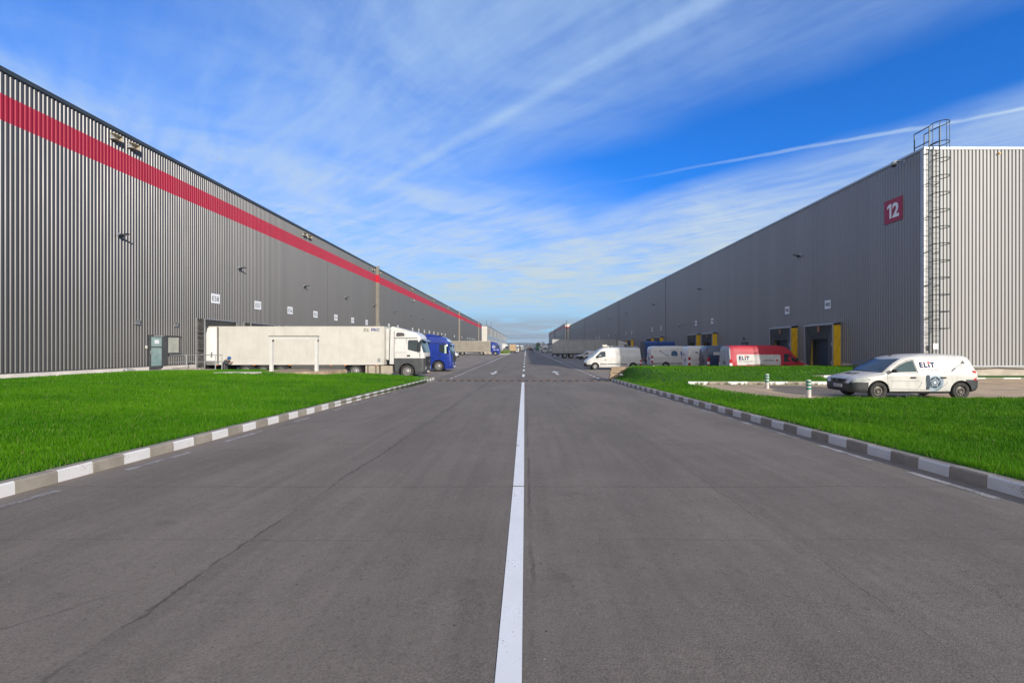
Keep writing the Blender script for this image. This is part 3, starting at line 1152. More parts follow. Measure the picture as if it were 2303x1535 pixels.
mb.box(WR - 0.03, WR + 0.02, 73.8, 73.9, 1.3, 13.58)
mb.box(WR - 0.03, WR + 0.02, 110.8, 110.9, 1.3, 13.58)
mb.box(WR - 0.05, WR + 0.02, 174.8, 175.15, 1.3, 13.58)
part(mb, 'expansion_joint', DKGREY, rw)
mb = MB()
mb.box(WR - 0.05, WR + 0.02, 29.0, 31.6, 0.2, 1.5)
part(mb, 'plinth_panel', plain('blue_grey_panel', (0.18, 0.20, 0.22), 0.6), rw)


def right_dock(yy):
    """shelter with yellow side tarpaulin, dark sloping front flaps and a black wall panel painted as the unlit opening"""
    x0, x1 = WR - 0.005, WR - 0.62
    y0, y1, zt, zb = yy, yy + 3.25, 3.92, 0.35
    mb = MB()
    mb.box(x0 - 0.03, x0 + 0.02, y0 + 0.1, y1 - 0.1, zb, zt - 0.05, 0)
    mb.box(x0 - 0.045, x0 - 0.03, y0 + 0.55, y1 - 0.85, zb, zt - 0.75, 1)
    d = part(mb, 'dock_shelter', [DOCKSHADE, plain('dark_blue_dock_door', (0.012, 0.02, 0.035), 0.5)], rw)
    mb = MB()
    mb.box(x1 - 0.03, x1 + 0.03, y0 - 0.03, y0 + 0.03, zb, zt + 0.03)
    mb.box(x1 - 0.03, x1 + 0.03, y1 - 0.03, y1 + 0.03, zb, zt + 0.03)
    mb.box(x1 - 0.05, x1 + 0.05, y0 - 0.05, y1 + 0.05, zt + 0.03, zt + 0.10)
    mb.box(x0 - 0.05, x0 - 0.0, y0 - 0.05, y0 + 0.03, zb, zt + 0.22)
    mb.prism([(x0, y0 - 0.06, zt + 0.22), (x1 - 0.05, y0 - 0.06, zt + 0.10), (x1 - 0.05, y1 + 0.06, zt + 0.10), (x0, y1 + 0.06, zt + 0.22)], (0, 0, 0.02))
    mb.build('frame', STEEL, d)
    mb = MB()
    n = 18
    vs = []
    for i in range(n + 1):
        z = zb + (zt - zb) * i / n
        for j in range(7):
            u = j / 6
            x = x0 - 0.04 + (x1 + 0.03 - x0 + 0.04) * u
            o = 0.028 * math.sin(i * 1.1 + j * 1.5 + yy) * math.sin(u * math.pi)
            vs.append((x, y0 + o, z))
    fs = [(i * 7 + j, i * 7 + j + 1, i * 7 + j + 8, i * 7 + j + 7) for i in range(n) for j in range(6)]
    mb.add(vs, fs)
    # the inner face of the far side is yellow too
    mb.add([(x0 - 0.05, y1 - 0.06, zb), (x1 + 0.25, y1 - 0.06, zb), (x1 + 0.25, y1 - 0.06, zt - 0.9), (x0 - 0.05, y1 - 0.06, zt - 0.5)], [(0, 1, 2, 3)])
    mb.build('side_tarpaulin', YELLOW, d, smooth=50)
    mb = MB()
    mb.prism([(x1, y0 + 0.05, zt), (x1, y1 - 0.05, zt), (x1 + 0.16, y1 - 0.55, zt - 1.0), (x1 + 0.16, y0 + 0.75, zt - 1.0)], (0.015, 0, 0))
    mb.prism([(x1, y1 - 0.05, zt), (x1 + 0.16, y1 - 0.55, zt - 1.0), (x1 + 0.2, y1 - 0.35, zb), (x1 + 0.02, y1 - 0.2, zb)], (0.012, 0, 0))
    mb.prism([(x1, y0 + 0.05, zt), (x1 + 0.16, y0 + 0.75, zt - 1.0), (x1 + 0.12, y0 + 0.75, zb), (x1, y0 + 0.05, zb)], (0.012, 0, 0))
    mb.build('front_flap', TARPGREY, d)
    mb = MB()
    mb.box(x1 - 0.02, x1 - 0.005, y0 + 1.45, y0 + 1.72, zt - 0.42, zt - 0.02)
    mb.build('stop_mark', plain('dull_orange_mark', (0.30, 0.13, 0.06), 0.6), d)
    mb = MB()
    for z in (zt - 1.55, zt - 2.9):
        mb.prism([(x1 - 0.012, y0 + 0.06, z), (x1 - 0.012, y0 + 0.20, z + 0.18), (x1 - 0.012, y0 + 0.06, z + 0.36)], (-0.01, 0, 0))
    mb.build('guide_mark', plain('grey_mark', (0.35, 0.34, 0.32), 0.6), d)
    return d


RD = [32.75, 37.95, 53.9, 59.0, 75.0, 80.2, 95.8, 101.0, 123.4, 128.6, 144.6, 150]
for yy in RD:
    right_dock(yy)
mb = MB()
mb.box(WR - 0.06, WR + 0.02, 46.6, 47.8, 0.5, 2.86)
d = part(mb, 'side_door', DKSTEEL, rw)
mb = MB()
mb.box(WR - 0.075, WR - 0.05, 46.72, 47.68, 0.6, 2.72)
mb.build('door_leaf', plain('door_leaf_grey', (0.10, 0.10, 0.11), 0.5), d)
mb = MB()
mb.lathe([(0.10, -0.05), (0.13, 0.0), (0.10, 0.06)], (WR - 0.13, 47.2, 3.22), 'x', 14)
mb.box(WR - 0.1, WR, 47.16, 47.24, 3.18, 3.26)
part(mb, 'bulkhead_lamp', DKSTEEL, rw, smooth=40)

# the next buildings down the road
fr = thing('warehouse', 'distant warehouse with a faded red band and a white end beyond the grey one', 'warehouse', (20.8, 240.0, 0))
mb = MB()
corrugated(mb, (20.84, 240.2), (0, 1), (-1, 0), 170, [(0.2, 13.0, 0), (13.0, 14.0, 1), (14.0, 14.9, 0)])
part(mb, 'side_cladding', [CLADR, plain('faded_red_cladding', (0.30, 0.10, 0.11), 0.5, 0.2)], fr)
mb = MB()
mb.box(20.86, 80, 240.2, 410, 0, 14.8)
part(mb, 'building_core', CLADW, fr)
mb = MB()
for z0, z1, m in ((0, 12.35, 0), (12.35, 13.2, 1), (13.2, 14.3, 0)):
    mb.box(20.8, 24.5, 239.8, 240.19, z0, z1, m)
part(mb, 'end_wall', [plain('white_end_cladding', (0.66, 0.62, 0.55), 0.6), plain('red_band', (0.45, 0.02, 0.03), 0.5)], fr)
mb = MB()
mb.box(20.5, 20.9, 323, 323.6, 0, 15.3)
part(mb, 'fire_wall_fin', DKSTEEL, fr)
mb = MB()
mb.box(20.7, 21.2, 240.2, 410.3, 14.9, 15.15)
part(mb, 'roof_coping', COPINGL, fr)
mb = MB()
for x in (21.3, 21.7):
    mb.tube([(x, 239.5, 2), (x, 239.5, 16.5)], 0.06, 6)
for i in range(40):
    mb.tube([(21.3, 239.5, 2 + i * 0.36), (21.7, 239.5, 2 + i * 0.36)], 0.035, 4)
tag(mb.build('roof_ladder', DKSTEEL), 'thin dark ladder up the white end of the distant banded warehouse', 'ladder')

fl = thing('warehouse', 'distant pale grey warehouse with a window strip and louvre panels', 'warehouse', (-22.1, 262.0, 0))
PALEGREY = plain('pale_grey_cladding', (0.42, 0.43, 0.42), 0.6, 0.1, 0.05, 0.2)
mb = MB()
mb.box(-70, -22.1, 262, 534, 0, 14.6)
part(mb, 'wall', PALEGREY, fl)
mb = MB()
mb.box(-26.5, -22.06, 261.9, 262.0, 0, 14.6)
part(mb, 'end_wall', plain('warm_white_cladding', (0.56, 0.53, 0.47), 0.6, 0, 0.05, 0.3), fl)
mb = MB()
mb.box(-70.2, -21.9, 261.8, 534.2, 14.6, 14.85)
mb.box(-22.1, -21.95, 261.85, 262.2, 0, 14.6)
part(mb, 'roof_edge', DKGREY, fl)
mb = MB()
mb.box(-22.1, -22.0, 263, 533, 7.6, 9.3)
wb = part(mb, 'window_strip', glass('strip_glass', (0.10, 0.16, 0.20), 0.2), fl)
mb = MB()
for i in range(34):
    mb.box(-22.02, -21.95, 263 + i * 8, 263.5 + i * 8, 7.6, 9.3)
mb.build('mullion', PALEGREY, wb)
LOUV = plain('beige_louvre', (0.36, 0.31, 0.24), 0.7)
for yy in (266, 300, 338, 382, 430):
    mb = MB()
    for i in range(7):
        mb.box(-22.1, -21.98, yy, yy + 16, 9.9 + i * 0.58, 10.2 + i * 0.58)
    part(mb, 'louvre_panel', LOUV, fl)
for yy, h in ((263, 3.4), (296, 4.6)):
    mb = MB()
    mb.tube([(-22.6, yy, 14.8), (-22.6, yy, 14.8 + h)], [0.12, 0.05], 6)
    part(mb, 'lightning_rod', DKSTEEL, fl)
# ------------------------------------------------------------------ vehicle parts
def wheel(root, x, y, r=0.33, w=0.2, side=1, truck=False, dark=False, rimr=0.62, n=28):
    """tyre with its rim; side = +1 / -1: which way the rim faces"""
    mb = MB()
    h = w / 2
    mb.lathe([(r * rimr, -h), (r * 0.90, -h), (r * 0.97, -h * 0.8), (r, -h * 0.45), (r * 0.985, 0), (r, h * 0.45), (r * 0.97, h * 0.8), (r * 0.90, h), (r * rimr, h * 0.98), (r * rimr, -h * 0.98)],
             (0, 0, 0), 'y', n, 0, cap=False)
    o = mb.build('wheel', TYRE, root, smooth=35, loc=(x, y, r))
    mb = MB()
    a = side
    R_ = r * rimr
    if truck:
        mb.lathe([(R_, a * (h + .004)), (R_ * 0.93, a * (h + .02)), (R_ * 0.86, a * (h - .02)), (R_ * 0.62, a * (h - .015)), (R_ * 0.52, a * (h + .03)), (R_ * 0.40, a * (h + .05)), (0.01, a * (h + .055))], (0, 0, 0), 'y', n, 0, cap=False)
        for i in range(10):
            t = 2 * math.pi * i / 10
            mb.lathe([(R_ * 0.105, a * (h - .012)), (R_ * 0.10, a * (h - .009))], (math.cos(t) * R_ * 0.74, 0, math.sin(t) * R_ * 0.74), 'y', 8, 1)
            mb.lathe([(R_ * 0.045, a * (h + .02)), (R_ * 0.04, a * (h + .055))], (math.cos(t + .3) * R_ * 0.47, 0, math.sin(t + .3) * R_ * 0.47), 'y', 6, 0)
    else:
        mb.lathe([(R_ * 1.0, a * (h - .012)), (R_ * 0.97, a * (h + .006)), (R_ * 0.88, a * (h - .01)), (R_ * 0.80, a * (h - .045)), (R_ * 0.55, a * (h - .03)), (R_ * 0.40, a * (h - .012)), (R_ * 0.25, a * (h - .03)), (0.01, a * (h - .028))], (0, 0, 0), 'y', n, 2 if dark else 0, cap=False)
        for i in range(12):
            t = 2 * math.pi * i / 12
            mb.lathe([(R_ * 0.085, a * (h - .043)), (R_ * 0.08, a * (h - .034))], (math.cos(t) * R_ * 0.69, 0, math.sin(t) * R_ * 0.69), 'y', 8, 1 if not dark else 0)
    mb.build('rim', [RIM, BLACK, plain('sooty_rim', (0.085, 0.075, 0.065), 0.45, 0.5, 0.3, 8, 0, 0.5)], o, smooth=35)
    return o


def cut(o, cutter):
    """cut the wheel arches out of a body"""
    ms = [m for m in o.data.materials]
    for i, m in enumerate(ms):
        if m in ms[:i]:
            k = ms.index(m)
            for p in o.data.polygons:
                if p.material_index == i:
                    p.material_index = k
    co = cutter.build('arch_cutter', [BLACK], o.parent)
    md = o.modifiers.new('cut', 'BOOLEAN')
    md.operation = 'DIFFERENCE'
    md.object = co
    md.solver = 'EXACT'
    try:
        md.material_mode = 'TRANSFER'
    except Exception:
        pass
    dg = bpy.context.evaluated_depsgraph_get()
    me = bpy.data.meshes.new_from_object(o.evaluated_get(dg))
    if len(me.polygons) > 10:
        o.modifiers.clear()
        o.data = me
    else:
        o.modifiers.clear()
    bpy.data.objects.remove(co)


class Van:
    """body lofted along its length; the nose is at x = 0, heading +x"""
    def __init__(self, keys, belt, levels, crown=0.04, rad=0.16):
        self.k = np.array(keys, float)         # s from the nose, zb, zt, wb, wt
        self.belt, self.levels, self.crown, self.rad = belt, levels, crown, rad

    def at(self, x):
        return [np.interp(-x, self.k[:, 0], self.k[:, i]) for i in (1, 2, 3, 4)]

    def width(self, x, z):
        zb, zt, wb, wt = self.at(x)
        if z <= self.belt:
            t = max(0.0, (self.belt - z) / max(0.1, self.belt - zb))
            return wb * (1 - 0.025 * t * t)
        top = max(zt, self.belt + 0.35)
        return wb + (wt - wb) * min(1.0, (z - self.belt) / (top - self.belt))

    def top(self, x, y=0.0):
        zb, zt, wb, wt = self.at(x)
        return zt + self.crown * (1 - (y / max(0.1, wt)) ** 2)

    def topz(self, x, y):
        sec = self.section(x)[-5:]
        y = abs(y)
        ys = [q[0] for q in sec][::-1]
        zs = [q[1] for q in sec][::-1]
        return float(np.interp(y, ys, zs))

    def patch(self, mb, lower, upper, sd, off=0.006, n=14, k=6, m=0, depth=0.02):
        """closed panel hugging the flank between two curves of (x, z)"""
        lx, lz = np.array(lower, float).T
        ux, uz = np.array(upper, float).T
        tl, tu = np.linspace(0, 1, len(lx)), np.linspace(0, 1, len(ux))
        vs = []
        for i in range(n + 1):
            t = i / n
            a = (np.interp(t, tl, lx), np.interp(t, tl, lz))
            b = (np.interp(t, tu, ux), np.interp(t, tu, uz))
            for j in range(k + 1):
                x, z = a[0] + (b[0] - a[0]) * j / k, a[1] + (b[1] - a[1]) * j / k
                vs.append((x, sd * (self.width(x, z) + off), z))
        W = k + 1
        fs = [(i * W + j, i * W + j + 1, (i + 1) * W + j + 1, (i + 1) * W + j) for i in range(n) for j in range(k)]
        K = len(vs)
        vs += [(x, y - sd * depth, z) for x, y, z in vs]
        fs += [tuple(q + K for q in f[::-1]) for f in fs]
        ed = [j for j in range(W)] + [(i + 1) * W + k for i in range(n)] + [n * W + j for j in range(k - 1, -1, -1)] + [i * W for i in range(n - 1, 0, -1)]
        for a, b in zip(ed, ed[1:] + ed[:1]):
            fs.append((a, b, b + K, a + K))
        mb.add(vs, fs, m)

    def section(self, x):
        zb, zt, wb, wt = self.at(x)
        r = min(self.rad, (zt - zb) * 0.22)
        p = [(0, zb), (self.width(x, zb + .1) * 0.93, zb), ]
        lo, hi = zb + 0.08, zt - r
        for z in self.levels:
            z = min(max(z, lo), hi)
            p.append((self.width(x, z), z))
        wt2 = self.width(x, hi)
        for a in (30, 60, 90):
            p.append((wt2 - r + r * math.cos(R(a)), hi + r * math.sin(R(a))))
        p.append(((wt2 - r) * 0.55, zt + self.crown * 0.72))
        p.append((0, zt + self.crown))
        return p

    def body(self, name, mats, root, matfn=None, step=0.11, arches=(), smooth=38):
        L = self.k[-1, 0]
        ss = sorted(set([float(s) for s in self.k[:, 0]] + [L * i / int(L / step) for i in range(int(L / step) + 1)]))
        secs = [[(-s, y, z) for y, z in self.section(-s)] for s in ss]
        n = len(secs[0])
        mb = MB()
        vs = []
        for sct in secs:
            vs += sct + [(x, -y, z) for x, y, z in sct[1:-1]]
        m = n + n - 2
        fs, mi = [], []

        def idx(i, j, left):
            if j == 0 or j == n - 1 or left:
                return i * m + j
            return i * m + n + j - 1
        for i in range(len(ss) - 1):
            for j in range(n - 1):
                for left in (True, False):
                    f = (idx(i, j, left), idx(i + 1, j, left), idx(i + 1, j + 1, left), idx(i, j + 1, left))
                    fs.append(f)
        ring = lambda i: [idx(i, j, True) for j in range(n)] + [idx(i, j, False) for j in range(n - 2, 0, -1)]
        fs.append(tuple(ring(0)))
        fs.append(tuple(ring(len(ss) - 1)[::-1]))
        for f in fs:
            c = [sum(vs[q][t] for q in f) / len(f) for t in range(3)]
            mi.append(matfn(*c) if matfn else 0)
        me = bpy.data.meshes.new(name)
        me.from_pydata(vs, [], fs)
        for q in mats:
            me.materials.append(q)
        me.polygons.foreach_set('material_index', mi)
        bm = bmesh.new()
        bm.from_mesh(me)
        bmesh.ops.remove_doubles(bm, verts=bm.verts, dist=0.0008)
        bmesh.ops.dissolve_degenerate(bm, edges=bm.edges, dist=0.0005)
        bmesh.ops.recalc_face_normals(bm, faces=bm.faces)
        bm.to_mesh(me)
        bm.free()
        me.polygons.foreach_set('use_smooth', [True] * len(me.polygons))
        o = bpy.data.objects.new(name, me)
        C.objects.link(o)
        o.parent = root
        if arches:
            c = MB()
            for (ax, ay, az, ar) in arches:
                for sd in (-1, 1):
                    c.lathe([(ar, sd * (ay - 0.34)), (ar, sd * (ay + 0.3))], (ax, 0, az), 'y', 36)
            cut(o, c)
        o.data.set_sharp_from_angle(angle=R(smooth))
        return o

    def side_panel(self, mb, poly, off=0.005, depth=0.02, sides=(1, -1), m=0):
        for sd in sides:
            pts = [(x, sd * (self.width(x, z) + off), z) for x, z in poly]
            mb.prism(pts, (0, -sd * depth, 0), m)

    def side_line(self, mb, pts, w=0.008, sides=(1, -1), m=0, off=0.003):
        """thin shadow gap along a polyline of (x, z)"""
        for (x0, z0), (x1, z1) in zip(pts[:-1], pts[1:]):
            d = math.hypot(x1 - x0, z1 - z0)
            nx, nz = -(z1 - z0) / d * w, (x1 - x0) / d * w
            self.side_panel(mb, [(x0 - nx, z0 - nz), (x1 - nx, z1 - nz), (x1 + nx, z1 + nz), (x0 + nx, z0 + nz)], off, 0.012, sides, m)

    def screen(self, mb, s0, s1, inset=0.08, off=0.012, m=0, ny=18, nx=12, bow=0.0):
        """glass over the sloping top between two stations; bow pulls its centre forwards"""
        vs = []
        for i in range(nx + 1):
            for j in range(ny + 1):
                u = -1 + 2 * j / ny
                s = s0 + (s1 - s0) * i / nx - bow * (1 - u * u)
                zb, zt, wb, wt = self.at(-s)
                w = self.width(-s, zt) - inset
                y = u * w
                r = min(self.rad, (zt - zb) * 0.22)
                z = self.topz(-s, y) + off
                vs.append((-s, y, z))
        fs = [(i * (ny + 1) + j, i * (ny + 1) + j + 1, (i + 1) * (ny + 1) + j + 1, (i + 1) * (ny + 1) + j) for i in range(nx) for j in range(ny)]
        k = len(vs)
        vs2 = vs + [(x, y, z - 0.03) for x, y, z in vs]
        fs2 = fs + [tuple(q + k for q in f[::-1]) for f in fs]
        edge = [j for j in range(ny + 1)] + [(i + 1) * (ny + 1) + ny for i in range(nx)] + [nx * (ny + 1) + j for j in range(ny - 1, -1, -1)] + [i * (ny + 1) for i in range(nx - 1, 0, -1)]
        for a, b in zip(edge, edge[1:] + edge[:1]):
            fs2.append((a, b, b + k, a + k))
        mb.add(vs2, fs2, m)


def disc_on(van, mb, cx, cz, r0, r1, sd, off, m, n=28, a0=0, a1=360, depth=0.0):
    """ring or disc decal that follows the flank"""
    vs = []
    for i in range(n + 1):
        t = R(a0 + (a1 - a0) * i / n)
        for r in (r0, r1):
            x, z = cx + math.cos(t) * r, cz + math.sin(t) * r
            vs.append((x, sd * (van.width(x, z) + off), z))
    mb.add(vs, [(2 * i, 2 * i + 1, 2 * i + 3, 2 * i + 2) for i in range(n)], m)


PLATE = plain('number_plate_white', (0.72, 0.72, 0.70), 0.4)
EUBLUE = plain('plate_blue', (0.01, 0.04, 0.30), 0.4)
LOGOB = plain('logo_navy', (0.018, 0.022, 0.085), 0.85)
LOGOR = plain('logo_red', (0.60, 0.025, 0.012), 0.85)
LOGOBL = plain('logo_blue', (0.02, 0.10, 0.32), 0.85)


def elit(van, root, ox, oz, h, sd, flip, name='lettering', mats=None, off=0.006, bold=0.05):
    """the bold word with a red dot on the i; flip = -1 when the words run towards -x"""
    mb = MB()
    cf = lambda x0, z0: (lambda u, v, d: (x0 + flip * u, sd * (van.width(x0 + flip * u, z0 + v) + off + d), z0 + v))
    x = ox
    for ch, wd in (('E', 0.62), ('L', 0.60)):
        put_text(mb, ch, h, None, (1, 0, 0), (0, 0, 1), bold, wd * h, 0, False, cf(x, oz))
        x += flip * (wd + 0.16) * h
    mb2 = []
    zz = oz
    w = 0.24 * h
    van_pts = [(x, zz), (x + flip * w, zz), (x + flip * w, zz + 0.66 * h), (x, zz + 0.66 * h)]
    mb.add([(a, sd * (van.width(a, b) + off + 0.002), b) for a, b in van_pts], [(0, 1, 2, 3)], 0)
    disc_on(van, mb, x + flip * w / 2, zz + 0.90 * h, 0.0, 0.19 * h, sd, off + 0.002, 1)
    x += flip * (0.24 + 0.14) * h
    put_text(mb, 'T', h, None, (1, 0, 0), (0, 0, 1), bold, 0.74 * h, 0, False, cf(x, oz))
    return mb.build(name, mats or [LOGOB, LOGOR], root)


def side_text(van, root, s, ox, oz, h, sd, flip, mat, width=None, bold=0.0, name='lettering', off=0.006):
    mb = MB()
    put_text(mb, s, h, None, (1, 0, 0), (0, 0, 1), bold, width, 0, False,
             lambda u, v, d: (ox + flip * u, sd * (van.width(ox + flip * u, oz + v) + off + d), oz + v))
    return mb.build(name, mat, root)


# ---------------------------------------------------------------- small white delivery van in front, on the right
def small_van(label, loc, rz, full=True, group=None, scale=1.0, body=WHITE_DIRTY):
    t = thing('delivery_van', label, 'van', loc, rz, group, scale)
    keys = [(0.00, 0.34, 0.56, 0.62, 0.58), (0.05, 0.27, 0.68, 0.74, 0.70), (0.15, 0.24, 0.755, 0.81, 0.77), (0.35, 0.22, 0.82, 0.855, 0.80), (0.7, 0.22, 0.90, 0.872, 0.80),
            (1.02, 0.22, 0.965, 0.875, 0.79), (1.30, 0.22, 1.17, 0.875, 0.76), (1.75, 0.22, 1.455, 0.875, 0.715), (2.0, 0.22, 1.535, 0.875, 0.70), (2.5, 0.22, 1.60, 0.875, 0.70),
            (3.2, 0.22, 1.61, 0.875, 0.70), (3.85, 0.24, 1.59, 0.865, 0.69), (4.12, 0.27, 1.565, 0.855, 0.67), (4.22, 0.28, 1.50, 0.85, 0.66), (4.30, 0.30, 1.34, 0.84, 0.665), (4.40, 0.33, 1.05, 0.82, 0.68), (4.46, 0.36, 0.80, 0.78, 0.70), (4.50, 0.40, 0.62, 0.72, 0.66)]
    v = Van(keys, 0.92, [0.3, 0.40, 0.5, 0.62, 0.72, 0.82, 0.92, 1.05, 1.18, 1.30, 1.42])

    def mf(x, y, z):
        s = -x
        if z < 0.615 and s < 0.50: return 1
        if s < 0.14 and z < 0.72 and abs(y) < 0.42: return 1
        if s > 3.98 and 0.28 < z < 0.72: return 1
        if z < 0.30: return 1
        return 0
    v.body('body', [body, BUMPER], t, mf, 0.09, [(-0.90, 0.86, 0.31, 0.385), (-3.80, 0.86, 0.31, 0.385)])
    mb = MB()
    v.screen(mb, 1.06, 1.80, 0.055, 0.008, bow=0.16)
    mb.build('windscreen', glass('dusty_windscreen', (0.035, 0.042, 0.045), 0.12), t, smooth=40)
    mb = MB()
    v.side_panel(mb, [(-1.36, 0.99), (-1.46, 1.08), (-1.72, 1.26), (-1.98, 1.37), (-2.18, 1.405), (-2.25, 1.00)])
    g = mb.build('side_window', glass('green_tint_glass', (0.035, 0.06, 0.06), 0.05), t)
    mb = MB()
    v.side_line(mb, [(-1.33, 0.97), (-1.44, 1.09), (-1.71, 1.28), (-1.97, 1.395), (-2.20, 1.43), (-2.28, 0.97), (-1.33, 0.975)], 0.011, off=0.004)
    mb.build('window_seal', BLACK, g)
    if full:
        mb = MB()
        v.side_line(mb, [(-1.18, 0.92), (-1.24, 0.40), (-2.27, 0.37), (-2.40, 0.60), (-2.33, 1.0), (-2.25, 1.46)], 0.005)
        v.side_line(mb, [(-2.30, 1.47), (-2.37, 0.36), (-3.05, 0.37), (-3.30, 0.62), (-3.22, 1.0), (-3.02, 1.47)], 0.005)
        v.side_line(mb, [(-1.26, 0.66), (-2.33, 0.67)], 0.004)
        v.side_line(mb, [(-3.1, 1.0), (-3.72, 1.0), (-3.86, 1.12), (-3.86, 1.38)], 0.004)
        v.side_line(mb, [(-1.1, 0.925), (-0.2, 0.78)], 0.004)
        mb.build('panel_gap', SEAM, t)
        mb = MB()
        for x in (-2.10, -3.16):
            v.side_panel(mb, [(x + 0.1, 0.79), (x + 0.07, 0.82), (x - 0.07, 0.82), (x - 0.1, 0.79), (x - 0.07, 0.765), (x + 0.07, 0.765)], 0.028, 0.03)
        mb.build('door_handle', BLACK, t)
    mb = MB()
    for sd in (1, -1):
        y = v.width(-1.36, 1.0)
        mb.prism([(-1.30, sd * (y + 0.05), 0.97), (-1.30, sd * (y + 0.24), 0.98), (-1.30, sd * (y + 0.26), 1.10), (-1.30, sd * (y + 0.06), 1.08)], (-0.09, 0, 0))
        mb.box(-1.40, -1.33, sd * (y - 0.01), sd * (y + 0.08), 0.985, 1.02)
    mb.build('wing_mirror', BUMPER, t, smooth=40, bevel=0.015)
    for sd in (1, -1):
        mb = MB()
        v.patch(mb, [(-.03, .62), (-.16, .625), (-.34, .625), (-.52, .66), (-.60, .70)], [(-.03, .665), (-.16, .735), (-.34, .775), (-.50, .79), (-.60, .76)], sd, 0.008)
        mb.build('headlight', [CHROME, plain('lamp_dark', (0.12, 0.12, 0.13), .15)], t, smooth=50)
        mb = MB()
        mb.prism([(-4.24, sd * (v.width(-4.24, 0.72) + .004), 0.70), (-4.36, sd * (v.width(-4.36, 0.72) + .012), 0.70), (-4.34, sd * (v.width(-4.3, 1.0) + .006), 1.04), (-4.22, sd * (v.width(-4.22, 1.0) + .004), 1.04)], (-0.05, -sd * 0.04, 0))
        mb.build('tail_light', REDLENS, t)
    mb = MB()
    mb.prism([(-4.30, -0.62, 1.32), (-4.30, 0.62, 1.32), (-4.40, 0.68, 0.98), (-4.40, -0.68, 0.98)], (0.0, 0, 0.035))
    mb.build('rear_window', GLASS, t)
    mb = MB()
    for i in range(4):
        z = 0.60 + i * 0.033
        mb.box(-0.12, 0.028 - i * 0.016, -0.40 - i * 0.02, 0.40 + i * 0.02, z, z + 0.014)
    mb.lathe([(0.05, 0.0), (0.05, 0.03), (0.03, 0.035)], (0.01, 0, 0.655), 'x', 12)
    mb.build('grille', DKGREY, t)
    mb = MB()
    mb.box(-0.06, 0.018, -0.26, 0.26, 0.405, 0.515)
    p = mb.build('number_plate', PLATE, t)
    mb = MB()
    mb.box(0.0, 0.022, 0.215 - 0.475, 0.26 - 0.475, 0.408, 0.512)
    mb.build('country_strip', EUBLUE, p)
    if full:
        mb = MB()
        put_text(mb, 'B 022 ELT', 0.075, (0.0195, 0.02, 0.46), (0, 1, 0), (0, 0, 1), 0.01, 0.42)
        mb.build('plate_number', LETTER, p)
    mb = MB()
    mb.box(-0.06, 0.004, -0.45, 0.45, 0.27, 0.36)
    mb.build('lower_grille', BLACK, t)
    for x in (-0.90, -3.80):
        for sd in (1, -1):
            wheel(t, x, sd * 0.765, 0.315, 0.19, sd, dark=True)
    return t, v


lt, lv = small_van('small dusty white delivery van with a brake disc picture on its flank, nearest vehicle', (11.84, 17.28, lot_z(17) + 0.005), R(180) - R(1.5))
elit(lv, lt, -2.38, 1.15, 0.20, 1, -1)
side_text(lv, lt, 'more than auto parts', -2.42, 1.055, 0.048, 1, -1, LETTER, 0.62)
mb = MB()
disc_on(lv, mb, -2.86, 0.62, 0.0, 0.315, 1, 0.005, 0, 36)
disc_on(lv, mb, -2.86, 0.62, 0.23, 0.305, 1, 0.007, 1, 36, -30, 130)
disc_on(lv, mb, -2.86, 0.62, 0.0, 0.20, 1, 0.009, 2, 30)
disc_on(lv, mb, -2.86, 0.62, 0.09, 0.125, 1, 0.011, 0, 24)
disc_on(lv, mb, -2.86, 0.62, 0.0, 0.055, 1, 0.011, 3, 20)
for i in range(5):
    t_ = R(72 * i + 20)
    disc_on(lv, mb, -2.86 + 0.155 * math.cos(t_), 0.62 + 0.155 * math.sin(t_), 0, 0.016, 1, 0.011, 3, 10)
lv.side_panel(mb, [(-2.55, 0.72), (-2.56, 0.86), (-2.62, 0.90), (-2.68, 0.84), (-2.68, 0.44), (-2.64, 0.36), (-2.56, 0.38), (-2.57, 0.54)], 0.012, 0.006, (1,), 2)
mb.build('brake_disc_picture', [plain('disc_steel_print', (0.24, 0.30, 0.36), 0.4, 0, 0.5, 7), plain('disc_light_print', (0.55, 0.62, 0.68), 0.4), plain('disc_dark_print', (0.03, 0.05, 0.075), 0.4), plain('disc_pale_print', (0.60, 0.66, 0.70), 0.4)], lt)
mb = MB()
for a, b, w, m in ((0.0, 1.0, 0.022, 0), (0.30, 0.40, 0.040, 1), (0.62, 0.70, 0.036, 1), (0.40, 0.62, 0.028, 1), (0.90, 1.0, 0.055, 0)):
    p0, p1 = (-3.47, 1.03), (-3.98, 1.36)
    q = lambda t_: (p0[0] + (p1[0] - p0[0]) * t_, p0[1] + (p1[1] - p0[1]) * t_)
    lv.side_line(mb, [q(a), q(b)], w, (1,), m, 0.005 + 0.002 * m)
mb.build('shock_absorber_picture', [LETTER, plain('grey_print', (0.30, 0.31, 0.32), 0.4)], lt)
mb = MB()
put_text(mb, 'ELiT', 0.15, None, (1, 0, 0), (0, 0, 1), 0.05, 0.62, 0, True, lambda u, v, d: (-0.52 - v * 1.25, u, lv.top(-0.52 - v * 1.25, u) + 0.006 + d))
mb.build('bonnet_lettering', LETTER, lt)
mb = MB()
mb.tube([(-1.95, 0, 1.58), (-2.15, 0, 1.72), (-2.33, 0, 1.85)], 0.006, 5)
mb.box(-2.0, -1.90, -0.025, 0.025, 1.56, 1.59)
mb.build('aerial', BLACK, lt)
mb = MB()
mb.tube([(-1.03, 0.55, 0.985), (-1.10, 0.05, 1.03)], 0.010, 5)
mb.tube([(-1.02, -0.1, 1.01), (-1.10, -0.55, 1.02)], 0.010, 5)
mb.build('wiper', BLACK, lt)


